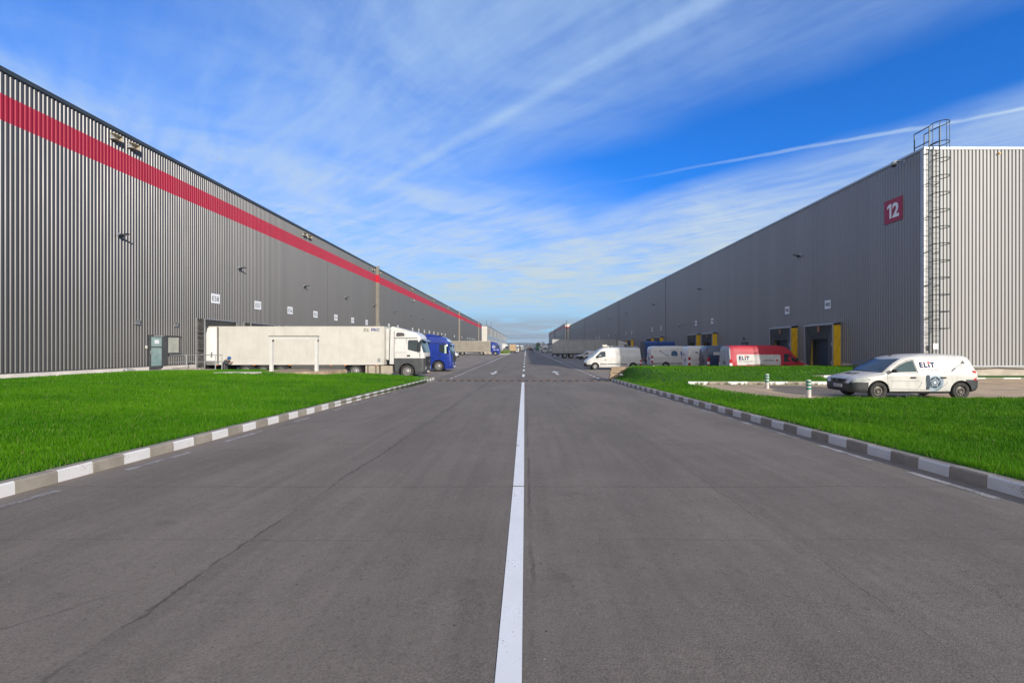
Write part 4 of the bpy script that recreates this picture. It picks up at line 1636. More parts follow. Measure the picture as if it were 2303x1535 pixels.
# ---------------------------------------------------------------- big panel vans
def panel_van(label, loc, rz, paint, kind='tall', rear='closed', group=None, side_win=True, rear_paint=None, strip_=True, scale=1.0, bump=BUMPER, name='panel_van'):
    t = thing(name, label, 'van', loc, rz, group, scale)
    if kind == 'tall':       # long, short sloping bonnet
        L = 6.2
        keys = [(0, .42, .70, .66, .62), (.06, .34, .86, .80, .76), (.2, .30, 1.02, .88, .84), (.5, .28, 1.13, .94, .88), (.88, .28, 1.24, .965, .88), (1.2, .28, 1.62, .97, .86), (1.62, .28, 2.14, .975, .83),
                (1.95, .28, 2.36, .975, .80), (2.4, .28, 2.43, .975, .80), (3.6, .30, 2.44, .975, .80), (5.9, .32, 2.42, .965, .79), (6.12, .36, 2.36, .95, .77), (6.2, .42, 2.22, .93, .78)]
        wx = (-1.02, -4.65)
        win = [(-1.18, 1.27), (-1.52, 1.66), (-1.72, 1.80), (-2.12, 1.82), (-2.14, 1.24)]
        sc0, sc1 = 0.92, 1.64
        belt = 1.25
    else:                    # snub nose with round wing
        L = 5.8
        keys = [(0, .38, .66, .70, .66), (.05, .28, .84, .82, .78), (.16, .25, .98, .88, .84), (.45, .25, 1.18, .94, .87), (.68, .25, 1.32, .96, .87), (1.0, .25, 1.62, .965, .85), (1.45, .25, 2.02, .97, .81),
                (1.78, .25, 2.21, .97, .79), (2.1, .25, 2.27, .97, .79), (3.5, .25, 2.30, .97, .79), (5.4, .28, 2.28, .955, .78), (5.66, .34, 2.22, .94, .76), (5.74, .40, 1.5, .93, .80), (5.8, .44, 1.0, .90, .82)]
        wx = (-.98, -4.92)
        win = [(-.98, 1.24), (-1.32, 1.60), (-1.58, 1.86), (-2.06, 1.90), (-2.08, 1.36), (-1.5, 1.25)]
        sc0, sc1 = 0.70, 1.44
        belt = 1.3
    v = Van(keys, belt, [0.38, 0.48, 0.56, 0.66, 0.8, 0.95, 1.1, 1.25, 1.45, 1.65, 1.85, 2.05], rad=0.17)

    def mf(x, y, z):
        s = -x
        if s < 0.62 and z < 0.56 + (0.08 if s < .2 else 0): return 1
        if s > L - 0.42 and z < 0.50: return 1
        if s > L - 0.06 and rear_paint and z > 0.5: return 2
        return 0
    v.body('body', [paint, bump, rear_paint or paint], t, mf, 0.14, [(wx[0], 0.95, 0.34, 0.43), (wx[1], 0.95, 0.34, 0.43)])
    mb = MB()
    v.screen(mb, sc0, sc1, 0.07, 0.008, bow=0.10)
    mb.build('windscreen', WGLASS, t, smooth=40)
    mb = MB()
    v.side_panel(mb, win)
    mb.build('side_window', GLASS, t)
    mb = MB()
    xe = -2.20
    v.side_line(mb, [(win[0][0] + .1, 1.2), (win[0][0] - 0.1, 0.44), (xe, 0.44), (xe, 2.0)], 0.006)
    v.side_line(mb, [(-3.55, 0.44), (-3.55, 2.12)], 0.006)
    v.side_line(mb, [(-1.15, 1.02), (-L + 0.1, 1.02)], 0.005)
    if kind != 'tall':
        for a, b in ((-2.3, -3.4), (-3.65, -4.35), (-4.5, -5.4)):
            v.side_line(mb, [(a, 1.25), (b, 1.25), (b, 1.85), (a, 1.85), (a, 1.25)], 0.005)
    else:
        v.side_line(mb, [(-2.3, 2.06), (-L + 0.1, 2.06)], 0.006)
        v.side_line(mb, [(-3.7, 1.15), (-L + 0.35, 1.15), (-L + 0.35, 1.92), (-3.7, 1.92), (-3.7, 1.15)], 0.005)
    v.side_line(mb, [(-L + 0.13, 0.5), (-L + 0.16, 2.1)], 0.006)
    mb.build('panel_gap', SEAM if paint not in (NAVY, REDV) else plain('dark_seam', (0.02, 0.015, 0.015), 0.7), t)
    if strip_:
        mb = MB()
        for a, b in ((-1.5, -2.16), (-2.24, -3.5), (-3.58, -4.3), (-5.25 if kind != 'tall' else -5.1, -L + 0.1)):
            v.side_panel(mb, [(a, 0.54), (b, 0.54), (b, 0.62), (a, 0.62)], 0.014, 0.02)
        mb.build('rubbing_strip', BUMPER, t)
    mb = MB()
    for sd in (1, -1):
        y = v.width(-1.2, 1.3)
        mb.prism([(-1.22, sd * (y + .05), 1.2), (-1.22, sd * (y + .24), 1.22), (-1.22, sd * (y + .24), 1.52), (-1.22, sd * (y + .06), 1.50)], (-0.1, 0, 0))
    mb.build('wing_mirror', BUMPER, t, bevel=0.015)
    mb = MB()
    v.side_panel(mb, [(-1.98, 0.98), (-2.13, 0.98), (-2.13, 1.05), (-1.98, 1.05)], 0.02, 0.03)
    mb.build('door_handle', BLACK, t)
    for sd in (1, -1):
        mb = MB()
        if kind == 'tall':
            v.patch(mb, [(-.04, .70), (-.2, .72), (-.46, .82), (-.60, .95)], [(-.04, .80), (-.2, .94), (-.40, 1.02), (-.60, 1.04)], sd, 0.008)
        else:
            v.patch(mb, [(-.03, .66), (-.16, .67), (-.34, .68), (-.48, .74)], [(-.03, .76), (-.16, .88), (-.32, .94), (-.48, .92)], sd, 0.008)
        mb.build('headlight', CHROME, t)
        mb = MB()
        z0, z1 = (0.62, 1.42) if kind == 'tall' else (0.50, 0.98)
        for a, b, m in ((0, .34, 0), (.34, .62, 1), (.62, 1, 0)):
            za, zb_ = z0 + (z1 - z0) * a, z0 + (z1 - z0) * b
            x = -L - 0.012
            yy = v.width(-L + .1, 1.0)
            mb.box(x, -L + 0.17, sd * (yy - 0.07), sd * (yy + 0.012), za, zb_, m)
        mb.build('tail_light', [REDLENS, BOARD], t)
    for x in wx:
        for sd in (1, -1):
            wheel(t, x, sd * 0.845, 0.34, 0.21, sd)
    mb = MB()
    mb.box(-L - .012, -L + .02, -0.006, 0.006, 0.5, 2.15)
    for sd in (1, -1):
        mb.box(-L - .03, -L + .02, sd * .14, sd * .18, 1.0, 1.25)
    mb.build('rear_door_gap', SEAM, t)
    mb = MB()
    mb.box(-L - .02, -L, -.75, -.25, .66, .78)
    mb.build('number_plate', PLATE, t)
    return t, v


VG = 'panel vans parked side by side before the right-hand docks'
rt, rv = panel_van('red panel van with a white lettered panel on its side and grey rear doors', (21.55, 35.17, 0.0), 0, REDV, 'tall', group=VG, rear_paint=plain('grey_rear_doors', (0.30, 0.32, 0.34), 0.4, 0, 0.06, 2), strip_=False)
mb = MB()
pan = [(-2.45, 1.02), (-2.38, 1.06), (-2.38, 1.70), (-2.45, 1.76), (-5.62, 1.78), (-5.69, 1.72), (-5.69, 1.02), (-5.62, 0.98)]
rv.patch(mb, [(-2.38, 1.04), (-2.46, 0.98), (-5.60, 0.98), (-5.68, 1.04)], [(-2.38, 1.70), (-2.46, 1.76), (-5.60, 1.78), (-5.68, 1.72)], -1, 0.007, n=33, k=16, depth=0.012)
wp = mb.build('advert_panel', plain('white_vinyl', (0.55, 0.54, 0.51), 0.7), rt)
elit(rv, wp, -5.52, 1.36, 0.29, -1, 1, off=0.012)
side_text(rv, wp, 'piese auto originale', -5.54, 1.20, 0.07, -1, 1, LOGOB, 0.98, off=0.012)
side_text(rv, wp, 'www.elit.ro', -3.72, 1.30, 0.085, -1, 1, LOGOB, 0.85, 0.02, off=0.012)
mb = MB()
disc_on(rv, mb, -2.68, 1.335, 0, 0.075, -1, 0.012, 0)
mb.build('red_dot', LOGOR, wp)
mb = MB()
rv.side_line(mb, [(-5.52, 1.315), (-2.78, 1.27)], 0.004, (-1,), 0, 0.012)
rv.side_panel(mb, [(-4.95, 1.0), (-3.6, 1.0), (-3.6, 1.03), (-4.95, 1.03)], 0.02, 0.02, (-1,))
mb.build('door_rail', LETTER, wp)

nt, nv = panel_van('dark navy panel van with an open side door between white and red vans', (21.4, 39.0, 0.0), 0, plain('navy_van_paint', (0.020, 0.045, 0.10), 0.3, 0, 0.1, 1.5, 0.5), 'tall', group=VG, rear_paint=NAVY)
mb = MB()
nv.side_panel(mb, [(-3.6, 0.5), (-5.55, 0.5), (-5.55, 1.62), (-3.6, 1.62)], 0.008, 0.02, (-1,))
mb.build('cargo_shade_panel', plain('dark_blue_cargo_shade', (0.004, 0.008, 0.03), 0.6), nt)  # dark panel on the flank, painted as the van's unlit inside
mb = MB()
nv.side_panel(mb, [(-3.6, 1.66), (-5.7, 1.66), (-5.7, 1.92), (-3.6, 1.92)], 0.008, 0.02, (-1,))
mb.build('pale_side_band', plain('silver_band', (0.42, 0.44, 0.46), 0.4), nt)


def glow_plug(van, root, x0, z0, x1, z1):
    mb = MB()
    q = lambda t_: (x0 + (x1 - x0) * t_, z0 + (z1 - z0) * t_)
    for a, b, w, m in ((0, .12, .05, 2), (.1, .5, .035, 0), (.5, .72, .075, 1), (.72, .85, .05, 0), (.85, 1, .03, 2)):
        van.side_line(mb, [q(a), q(b)], w, (-1,), m, 0.006)
    return mb.build('spark_plug_picture', [plain('plug_grey_blue', (0.16, 0.24, 0.30), 0.4), plain('plug_pale', (0.36, 0.46, 0.52), 0.4), LETTER], root)


st2, sv2 = panel_van('white panel van with only a spark plug picture, next to the navy van', (21.25, 43.0, 0.0), 0, WHITE, 'tall', group=VG)
glow_plug(sv2, st2, -5.55, 1.88, -4.2, 1.22)
st1, sv1 = panel_van('white panel van with spark plug and oil can pictures beside the blue tarpaulin lorry', (19.75, 50.0, 0.0), 0, WHITE, 'tall', group=VG)
glow_plug(sv1, st1, -5.3, 1.92, -4.35, 1.38)
mb = MB()
sv1.side_panel(mb, [(-4.05, 1.40), (-3.40, 1.40), (-3.36, 1.55), (-3.44, 1.86), (-3.58, 1.90), (-3.62, 1.96), (-3.80, 1.96), (-3.84, 1.90), (-4.0, 1.88), (-4.07, 1.60)], 0.006, 0.01, (-1,))
mb.build('oil_can_picture', plain('can_blue', (0.03, 0.10, 0.19), 0.45), st1)
side_text(sv1, st1, 'ELiT', -3.06, 1.46, 0.40, -1, 1, LOGOBL, 1.25, 0.05)
mb = MB()
sv1.side_line(mb, [(-3.98, 1.34), (-2.2, 1.34)], 0.012, (-1,), 0, 0.006)
mb.build('underline', LETTER, st1)
side_text(sv1, st1, 'more than auto parts', -3.06, 1.385, 0.05, -1, 1, LOGOBL, 0.9)
for (tt, y0) in ((st1, 0.45), (st2, 0.45)):
    mb = MB()
    put_text(mb, 'ELiT', 0.20, (-6.215, y0, 1.62), (0, -1, 0), (0, 0, 1), 0.03, 0.5)
    mb.build('rear_lettering', plain('grey_blue_letter', (0.12, 0.16, 0.22), 0.5), tt)

mt, mv = panel_van('long white panel van with a roof cooling unit standing half in the sun', (6.2, 48.05, 0.0), R(180), WHITE, 'snub', name='panel_van')
mb = MB()
mb.box(-2.35, -1.85, -.32, .32, 2.36, 2.58)
mb.box(-2.60, -2.35, -.34, .34, 2.33, 2.44)
mb.build('cooling_unit', CREAM, mt, bevel=0.03)
mb = MB()
for sd in (1, -1):
    mb.tube([(-2.7, sd * .62, 2.42), (-5.5, sd * .62, 2.42)], 0.02, 6)
    for x in (-2.75, -3.8, -4.4, -5.45):
        mb.box(x - .03, x + .03, sd * .6, sd * .64, 2.28, 2.42)
for x in (-2.8, -4.4):
    mb.box(x - .12, x + .12, -.62, .62, 2.40, 2.44)
mb.build('roof_rack', STEEL, mt)

small_van('small white van nosing out in front of the curtain trailer, farther of two', (9.75, 88.0, 0.0), R(180), full=False, group='small white vans by the curtain trailer', body=WHITE)
small_van('small white van half hidden by the cooling-unit van', (10.95, 83.0, 0.0), R(176), full=False, group='small white vans by the curtain trailer', body=WHITE)
panel_van('white panel van nose showing behind the blue tractor unit', (-13.75, 93.2, 0.0), 0, WHITE, 'snub', strip_=False)
panel_van('white panel van nosing out beside the far dark trailer', (10.0, 197.0, 0.0), R(180), WHITE, 'snub', strip_=False)
# ------------------------------------------------------------------ lorries
class Cab:
    """cab lofted upwards; bumper at x = 0, heading +x; levels (z, x_rear, x_front, half width)"""
    def __init__(self, levels, rc=0.22):
        self.l = np.array(levels, float)
        self.rc = rc

    def xf(self, z): return float(np.interp(z, self.l[:, 0], self.l[:, 2]))
    def w(self, z): return float(np.interp(z, self.l[:, 0], self.l[:, 3]))

    def body(self, root, mats, zsplit, arch=None):
        lv = self.l
        zs = sorted(set(list(lv[:, 0]) + [zsplit] + [lv[0, 0] + (lv[-1, 0] - lv[0, 0]) * i / 26 for i in range(27)]))
        rings = []
        for z in zs:
            xr, xf, w = [float(np.interp(z, lv[:, 0], lv[:, i])) for i in (1, 2, 3)]
            rc = self.rc
            p = [(xr, 0.0), (xr, w * .9), (xr + .05, w), ((xr + xf) / 2, w), (xf - rc, w)]
            for a in (25, 50, 75):
                p.append((xf - rc + rc * math.sin(R(a)), w - rc * 1.0 + rc * math.cos(R(a))))
            p += [(xf + .01, w - rc), (xf + .05, w * .4), (xf + .06, 0)]
            full = p + [(x, -y) for x, y in p[-2:0:-1]]
            rings.append([(x, y, z) for x, y in full])
        n = len(rings[0])
        vs = [q for r in rings for q in r]
        fs, mi = [], []
        for i in range(len(zs) - 1):
            for j in range(n):
                fs.append((i * n + j, i * n + (j + 1) % n, (i + 1) * n + (j + 1) % n, (i + 1) * n + j))
                mi.append(1 if (zs[i] + zs[i + 1]) / 2 < zsplit else 0)
        fs.append(tuple(range(n)))
        mi.append(1)
        fs.append(tuple((len(zs) - 1) * n + j for j in range(n)))
        mi.append(0)
        mb = MB()
        mb.v, mb.f, mb.m = vs, fs, mi
        o = mb.build('cab', mats, root, smooth=None)
        if arch:
            c = MB()
            for sd in (1, -1):
                c.lathe([(arch[2], sd * 0.78), (arch[2], sd * 1.6)], (arch[0], 0, arch[1]), 'y', 40)
            cut(o, c)
        o.data.polygons.foreach_set('use_smooth', [True] * len(o.data.polygons))
        o.data.set_sharp_from_angle(angle=R(32))
        return o

    def side(self, mb, poly, off=0.006, depth=0.02, m=0, sides=(1, -1)):
        for sd in sides:
            mb.prism([(x, sd * (self.w(z) + off), z) for x, z in poly], (0, -sd * depth, 0), m)

    def line(self, mb, pts, w=0.008, m=0, off=0.004):
        for (x0, z0), (x1, z1) in zip(pts[:-1], pts[1:]):
            d = math.hypot(x1 - x0, z1 - z0)
            nx, nz = -(z1 - z0) / d * w, (x1 - x0) / d * w
            self.side(mb, [(x0 - nx, z0 - nz), (x1 - nx, z1 - nz), (x1 + nx, z1 + nz), (x0 + nx, z0 + nz)], off, .012, m)

    def front(self, mb, poly, off=0.07, depth=0.03, m=0):
        """panel on the front face, (y, z) corners, wrapped back near the corners"""
        ys = [p[0] for p in poly]
        n = 10
        z0, z1 = min(p[1] for p in poly), max(p[1] for p in poly)
        vs = []
        for k in range(5):
            z = z0 + (z1 - z0) * k / 4
            w = max(abs(y) for y in ys)
            for i in range(n + 1):
                y = -w + 2 * w * i / n
                W = self.w(z)
                e = max(0.0, abs(y) - (W - self.rc)) / self.rc
                x = self.xf(z) + off - 0.05 * min(1, abs(y) / W) ** 2 - self.rc * (1 - math.sqrt(max(0, 1 - min(1, e) ** 2)))
                vs.append((x, y, z))
        fs = [(k * (n + 1) + i, k * (n + 1) + i + 1, (k + 1) * (n + 1) + i + 1, (k + 1) * (n + 1) + i) for k in range(4) for i in range(n)]
        K = len(vs)
        vs2 = vs + [(x - depth, y, z) for x, y, z in vs]
        fs2 = fs + [tuple(q + K for q in f[::-1]) for f in fs]
        ed = list(range(n + 1)) + [(k + 1) * (n + 1) + n for k in range(4)] + [4 * (n + 1) + i for i in range(n - 1, -1, -1)] + [k * (n + 1) for k in range(3, 0, -1)]
        for a, b in zip(ed, ed[1:] + ed[:1]):
            fs2.append((a, b, b + K, a + K))
        mb.add(vs2, fs2, m)


LV_TALL = [(0.28, -2.2, -.14, 1.16), (0.5, -2.25, -.02, 1.235), (1.0, -2.3, 0, 1.25), (1.5, -2.3, -.03, 1.25), (1.95, -2.3, -.06, 1.25), (2.88, -2.3, -.30, 1.22), (3.0, -2.3, -.30, 1.22),
           (3.2, -2.3, -.42, 1.20), (3.4, -2.3, -.66, 1.17), (3.52, -2.3, -1.0, 1.11), (3.58, -2.3, -1.35, 1.02)]
LV_ROUND = [(0.25, -2.2, -.10, 1.18), (0.5, -2.25, -.01, 1.24), (1.0, -2.3, 0, 1.25), (1.5, -2.3, -.05, 1.25), (1.9, -2.3, -.10, 1.25), (2.62, -2.3, -.36, 1.23), (2.75, -2.3, -.36, 1.23),
            (3.0, -2.3, -.52, 1.20), (3.2, -2.3, -.72, 1.16), (3.34, -2.3, -1.05, 1.08), (3.40, -2.3, -1.45, 0.98)]


def tractor(t, paint, lower, levels=LV_TALL, zsplit=1.5, detail=True, blue=False, x0=0.0, deflector=True, top=3.90):
    cb = Cab(levels)
    body = cb.body(t, [paint, lower], zsplit, (-1.32, 0.5, 0.62))
    zr = levels[-1][0]
    zw = levels[5][0]
    mb = MB()
    cb.side(mb, [(-.36, zw - .88), (-.62, zw - .90), (-1.20, zw - .76), (-1.24, zw - .70), (-1.24, zw - .10), (-1.15, zw - .02), (-.50, zw - .02), (-.43, zw - .3)])
    w_ = mb.build('side_window', GLASS, body)
    mb = MB()
    cb.front(mb, [(-1.17, zw - .95), (1.17, zw - .02)], 0.075)
    mb.build('windscreen', WGLASS, body, smooth=40)
    mb = MB()
    z = zw + 0.02
    mb.prism([(cb.xf(z) + .05, -1.1, z), (cb.xf(z) + .05, 1.1, z), (cb.xf(z) + .36, 1.0, z - .17), (cb.xf(z) + .36, -1.0, z - .17)], (0, 0, 0.03))
    mb.build('sun_visor', plain('smoked_visor', (0.03, 0.045, 0.06), 0.15) if not blue else BLUE, body)
    mb = MB()
    cb.front(mb, [(-.85, .95), (.85, 1.62)], 0.075)
    for k in range(5):
        zz = 1.0 + k * 0.12
        mb.box(.06, .10, -.8, .8, zz, zz + .03)
    mb.build('grille', BUMPER if not blue else DKGREY, body, smooth=40)
    for sd in (1, -1):
        mb = MB()
        mb.prism([(.03, sd * .80, .62), (.045, sd * .80, .84), (-.10, sd * 1.16, .90), (-.16, sd * 1.20, .66)], (-.05, 0, 0))
        mb.build('headlight', CHROME, body)
        mb = MB()
        y = cb.w(zw - .4)
        mb.box(-.36, -.24, sd * (y + .10), sd * (y + .34), zw - .85, zw - .12)
        mb.tube([(-.35, sd * y, zw - .1), (-.30, sd * (y + .22), zw - .1)], .025, 6)
        mb.build('mirror', BUMPER if not blue else BLUE, body, bevel=0.03)
    mb = MB()
    mb.box(.02, .08, -.26, .26, .40, .52)
    mb.build('number_plate', PLATE, body)
    if detail:
        mb = MB()
        for seg in ([(-.33, zw - .1), (-.33, .62)], [(-1.36, zw + .1), (-1.36, 1.0)], [(-2.2, zw + .1), (-2.2, 1.1)], [(-1.36, zw - .95), (-2.2, zw - .95)], [(-2.25, zw + .12), (-.5, zw + .12)]):
            cb.line(mb, seg, 0.009 if seg[0][1] != zw + .12 else .028)
        mb.build('panel_gap', SEAM if not blue else plain('blue_seam', (0.006, 0.012, 0.06), 0.6), body)
        mb = MB()
        cb.side(mb, [(-1.06, zsplit + .12), (-1.30, zsplit + .12), (-1.30, zsplit + .24), (-1.08, zsplit + .24)], .02, .03)
        mb.build('door_handle', BUMPER, body)
    # rear: chassis, tanks, drive axle
    mb = MB()
    for sd in (1, -1):
        mb.box(-6.1, -1.0, sd * .36, sd * .46, .62, .95)
    mb.box(-6.1, -6.0, -.9, .9, .55, .8)
    mb.lathe([(.45, 0), (.45, .10)], (-4.75, 0, 1.06), 'z', 20)
    mb.box(-2.62, -2.36, -.9, .9, .9, 2.0)
    mb.build('chassis', BLACK, t)
    for x0_, x1_, ribs in ((-3.30, -2.42, True), (-4.45, -3.45, False)):
        for sd in (1, -1):
            mb = MB()
            mb.box(x0_, x1_, sd * .72, sd * 1.19, .36, .93)
            if ribs:
                for i in range(7):
                    xx = x0_ + .08 + i * (x1_ - x0_ - .16) / 6
                    mb.box(xx - .02, xx + .02, sd * 1.19, sd * 1.215, .40, .90)
            else:
                for xx in (x0_ + .2, x1_ - .2):
                    mb.box(xx - .035, xx + .035, sd * 1.19, sd * 1.20, .36, .93, 1)
            mb.build('fuel_tank', [plain('beige_tank', (0.50, 0.44, 0.35), 0.45, 0.3, .1, 2, 0, .2), BLACK], t, bevel=0.05 if not ribs else 0.012)
    for sd in (1, -1):
        wheel(t, -1.32, sd * 1.05, 0.50, 0.30, sd, True)
        wheel(t, -5.2, sd * 0.93, 0.50, 0.58, sd, True)
        mb = MB()
        pts = []
        for a in range(10, 171, 16):
            pts.append((-5.2 + .60 * math.cos(R(a)), .5 + .60 * math.sin(R(a))))
        q = [(x, sd * .62, z) for x, z in pts]
        for p0, p1 in zip(pts[:-1], pts[1:]):
            mb.prism([(p0[0], sd * .62, p0[1]), (p1[0], sd * .62, p1[1]), (p1[0], sd * 1.24, p1[1]), (p0[0], sd * 1.24, p0[1])], (0, 0, .02))
        mb.build('mudguard', BLACK, t)
    if deflector:
        mb = MB()
        z = zr
        a = [(-2.55, z - .1), (-1.15, z - .02), (-1.9, z + .16), (-2.55, top)]
        n = 5
        for sd in (1, -1):
            pass
        mb.prism([(x, -1.08, zz) for x, zz in a], (0, 2.16, 0))
        mb.build('roof_deflector', paint, body, bevel=.05, smooth=40)
        mb = MB()
        for sd in (1, -1):
            mb.prism([(-2.30, sd * 1.245, 1.05), (-2.62, sd * 1.22, 1.05), (-2.55, sd * 1.20, top - .1), (-2.28, sd * 1.20, top - .12)], (0, -sd * .03, 0))
        mb.build('side_deflector', paint, body)
    return cb, body


def trailer_running_gear(t, x_rear, wheels, near=-1, simple=False, wr=.5):
    mb = MB()
    for sd in (1, -1):
        mb.box(x_rear + .1, wheels[-1] + 8.0, sd * .38, sd * .52, .78, 1.0)
    mb.box(x_rear, x_rear + .12, -1.2, 1.2, .42, .58)
    for sd in (.9, -.9):
        mb.box(x_rear + .02, x_rear + .1, sd - .05, sd + .05, .55, 1.0)
    for x in wheels:
        mb.tube([(x, -1.0, wr), (x, 1.0, wr)], .07, 8)
    for sd in (1, -1):
        mb.box(wheels[-1] + 5.9, wheels[-1] + 6.05, sd * .8, sd * .95, .12, 1.0)
    mb.build('trailer_chassis', BLACK, t)
    for x in wheels:
        for sd in (1, -1):
            wheel(t, x, sd * 1.06, wr, .36, sd, True, n=22)


# white lorry docked on the left
wl = thing('articulated_lorry', 'white lorry with a long cream box trailer backed up to the first dock', 'lorry', (-7.6, 35.4, 0.0))
cb, body = tractor(wl, WHITE, DKGREY)
mb = MB()
cb.side(mb, [(-1.50, 3.16), (-1.52, 3.36), (-1.72, 3.42), (-2.10, 3.42), (-2.14, 3.20), (-2.08, 3.12)], .012, .03)
mb.build('roof_window', plain('smoked_roof_glass', (0.07, 0.065, 0.06), 0.2), body)
mb = MB()
cb.side(mb, [(-.30, 1.58), (-.36, 1.58), (-.36, 2.15), (-.30, 2.15)], .03, .04)
mb.prism([(.08, -.02, 1.12), (.08, .02, 1.12), (.10, .10, 1.36), (.10, -.10, 1.36)], (.02, 0, 0))
mb.build('front_trim', STEEL, body)
XR, XFt = -16.55, -3.05
mb = MB()
mb.box(XR, XFt, -1.25, 1.25, 1.04, 3.86, 0)
mb.box(XR - .005, XFt + .01, -1.262, 1.262, 3.80, 3.885, 0)
mb.box(XR - .005, XFt + .01, -1.262, 1.262, 1.00, 1.07, 0)
mb.box(XFt - .06, XFt + .02, -1.268, 1.268, 1.0, 3.88, 0)
x = XR + 1.72
i = 0
while x < XFt - .2:
    mb.box(x - .005, x + .005, -1.2525, 1.2525, 1.1, 3.79, 1)
    x += 1.205
mb.box(XR + 3.0, XR + 6.0, -1.2525, 1.2525, 1.505, 1.511, 1)
tb = mb.build('trailer_box', [CREAM, plain('panel_joint', (0.44, 0.40, 0.33), 0.7)], wl)
mb = MB()
mb.box(XR - .02, XR + 1.02, -1.335, -1.285, 1.06, 3.78, 0)
mb.box(XR + .60, XR + .72, -1.36, -1.335, 1.55, 1.95, 1)
mb.box(XR - .02, XR + 1.02, -1.338, -1.335, 1.06, 1.30, 1)
mb.build('rear_door', [plain('cool_white_door', (0.74, 0.74, 0.72), 0.4, 0, .04, 2), STEEL], wl, bevel=0.006)
mb = MB()
mb.box(XR + 1.06, XR + 1.12, -1.30, -1.255, 1.05, 3.84)
mb.build('door_frame_gap', BLACK, wl)
mb = MB()
put_text(mb, 'FRC', .21, (XFt - .62, -1.256, 3.62), (1, 0, 0), (0, 0, 1), .03, .62)
mb2 = MB()
put_text(mb2, '08 26', .11, (XFt - 1.32, -1.256, 3.66), (1, 0, 0), (0, 0, 1), .02, .36)
put_text(mb2, '64 154', .10, (XFt - 1.32, -1.256, 3.52), (1, 0, 0), (0, 0, 1), .02, .40)
mb.build('lettering', plain('ink_blue', (0.02, 0.03, 0.20), .5), tb)
mb2.build('approval_number', LETTER, tb)
mb = MB()
mb.box(XFt - .46, XFt - .24, -1.256, -1.25, 1.20, 1.48)
mb.build('data_plate', STEEL, tb)
mb = MB()
mb.box(XFt + .05, XFt + .42, -.98, .98, 1.35, 3.72)
mb.build('cooling_unit', WHITE_DIRTY, wl, bevel=.06)
trailer_running_gear(wl, XR, [-13.4, -12.09, -10.78])
mb = MB()
for x in (-13.4, -12.09, -10.78):
    pts = [(x + .60 * math.cos(R(a)), .44 + .54 * math.sin(R(a))) for a in range(15, 166, 15)]
    for p0, p1 in zip(pts[:-1], pts[1:]):
        mb.prism([(p0[0], -1.26, p0[1]), (p1[0], -1.26, p1[1]), (p1[0], -.85, p1[1]), (p0[0], -.85, p0[1])], (0, 0, .02))
mb.build('mudguard', DKGREY, wl)
mb = MB()
mb.box(-10.0, -5.95, -1.23, -1.20, .40, .97)
mb.build('side_skirt', plain('dark_grey_skirt', (0.085, 0.082, 0.08), .6), wl)
mb = MB()
for x in (-15.6, -12.75, -10.1, -7.0, -5.9, -3.6):
    mb.box(x - .07, x + .07, -1.27, -1.25, .94, .99)
mb.build('marker_light', ORANGE, wl)

# blue tractor behind it
bl = thing('tractor_unit', 'deep blue tractor unit parked just beyond the white lorry', 'lorry', (-7.05, 44.85, 0.0))
cb, body = tractor(bl, BLUE, BLUE, LV_ROUND, 1.3, blue=True, top=3.62)
mb = MB()
cb.front(mb, [(-.95, 2.86), (.95, 3.10)], .07)
mb.build('roof_light_panel', plain('pale_roof_panel', (0.50, 0.58, 0.62), .2), body)
mb = MB()
mb.box(-1.5, -1.2, -.5, -.3, 3.38, 3.5)
mb.box(-1.5, -1.2, .3, .5, 3.38, 3.5)
mb.build('roof_horn', BLACK, body, bevel=.02)
mb = MB()
cb.side(mb, [(-.5, 1.74), (-.72, 1.74), (-.72, 2.5), (-.5, 2.58)], .012, .01, sides=(-1,))
mb.build('window_reflector', plain('pale_green_blind', (0.45, 0.55, 0.48), .3), body)


# curtain-sided trailers
def curtain(t, x0, x1, zb, zt, mats, pitch, straps=True, near=-1):
    mb = MB()
    mb.box(x0, x1, -1.22, 1.22, zb, zt)
    core = mb.build('trailer_box', mats[0], t)
    mb = MB()
    for sd in (1, -1):
        n = int((x1 - x0) / .16)
        vs = []
        for i in range(n + 1):
            x = x0 + (x1 - x0) * i / n
            for j in range(4):
                z = zb + .05 + (zt - .12 - zb - .05) * j / 3
                o = .018 * math.sin(i * 1.35) * math.sin(math.pi * (j / 3 * .8 + .1)) + .012 * math.sin(i * .37 + j)
                vs.append((x, sd * (1.25 + o), z))
        mb.add(vs, [(4 * i + j, 4 * i + j + 1, 4 * i + j + 5, 4 * i + j + 4) for i in range(n) for j in range(3)])
    mb.build('curtain', mats[0], core, smooth=60)
    mb = MB()
    for sd in (1, -1):
        x = x0 + .5
        while x < x1 - .2:
            if straps:
                mb.box(x - .03, x + .03, sd * 1.275, sd * 1.285, zb - .08, zb + .32)
            mb.box(x - .012, x + .012, sd * 1.274, sd * 1.279, zb + .3, zt - .15)
            x += pitch
        mb.box(x0, x1, sd * 1.2, sd * 1.285, zb + .16, zb + .185)
    mb.build('strap', mats[1], core)
    mb = MB()
    mb.box(x0 - .02, x1 + .02, -1.28, 1.28, zt - .10, zt + .02, 0)
    mb.box(x0 - .02, x1 + .02, -1.28, 1.28, zb - .12, zb + .02, 0)
    for x in (x0, x1):
        mb.box(x - .06, x + .06, -1.28, 1.28, zb, zt, 0)
    mb.build('frame_rail', mats[2], core)
    return core


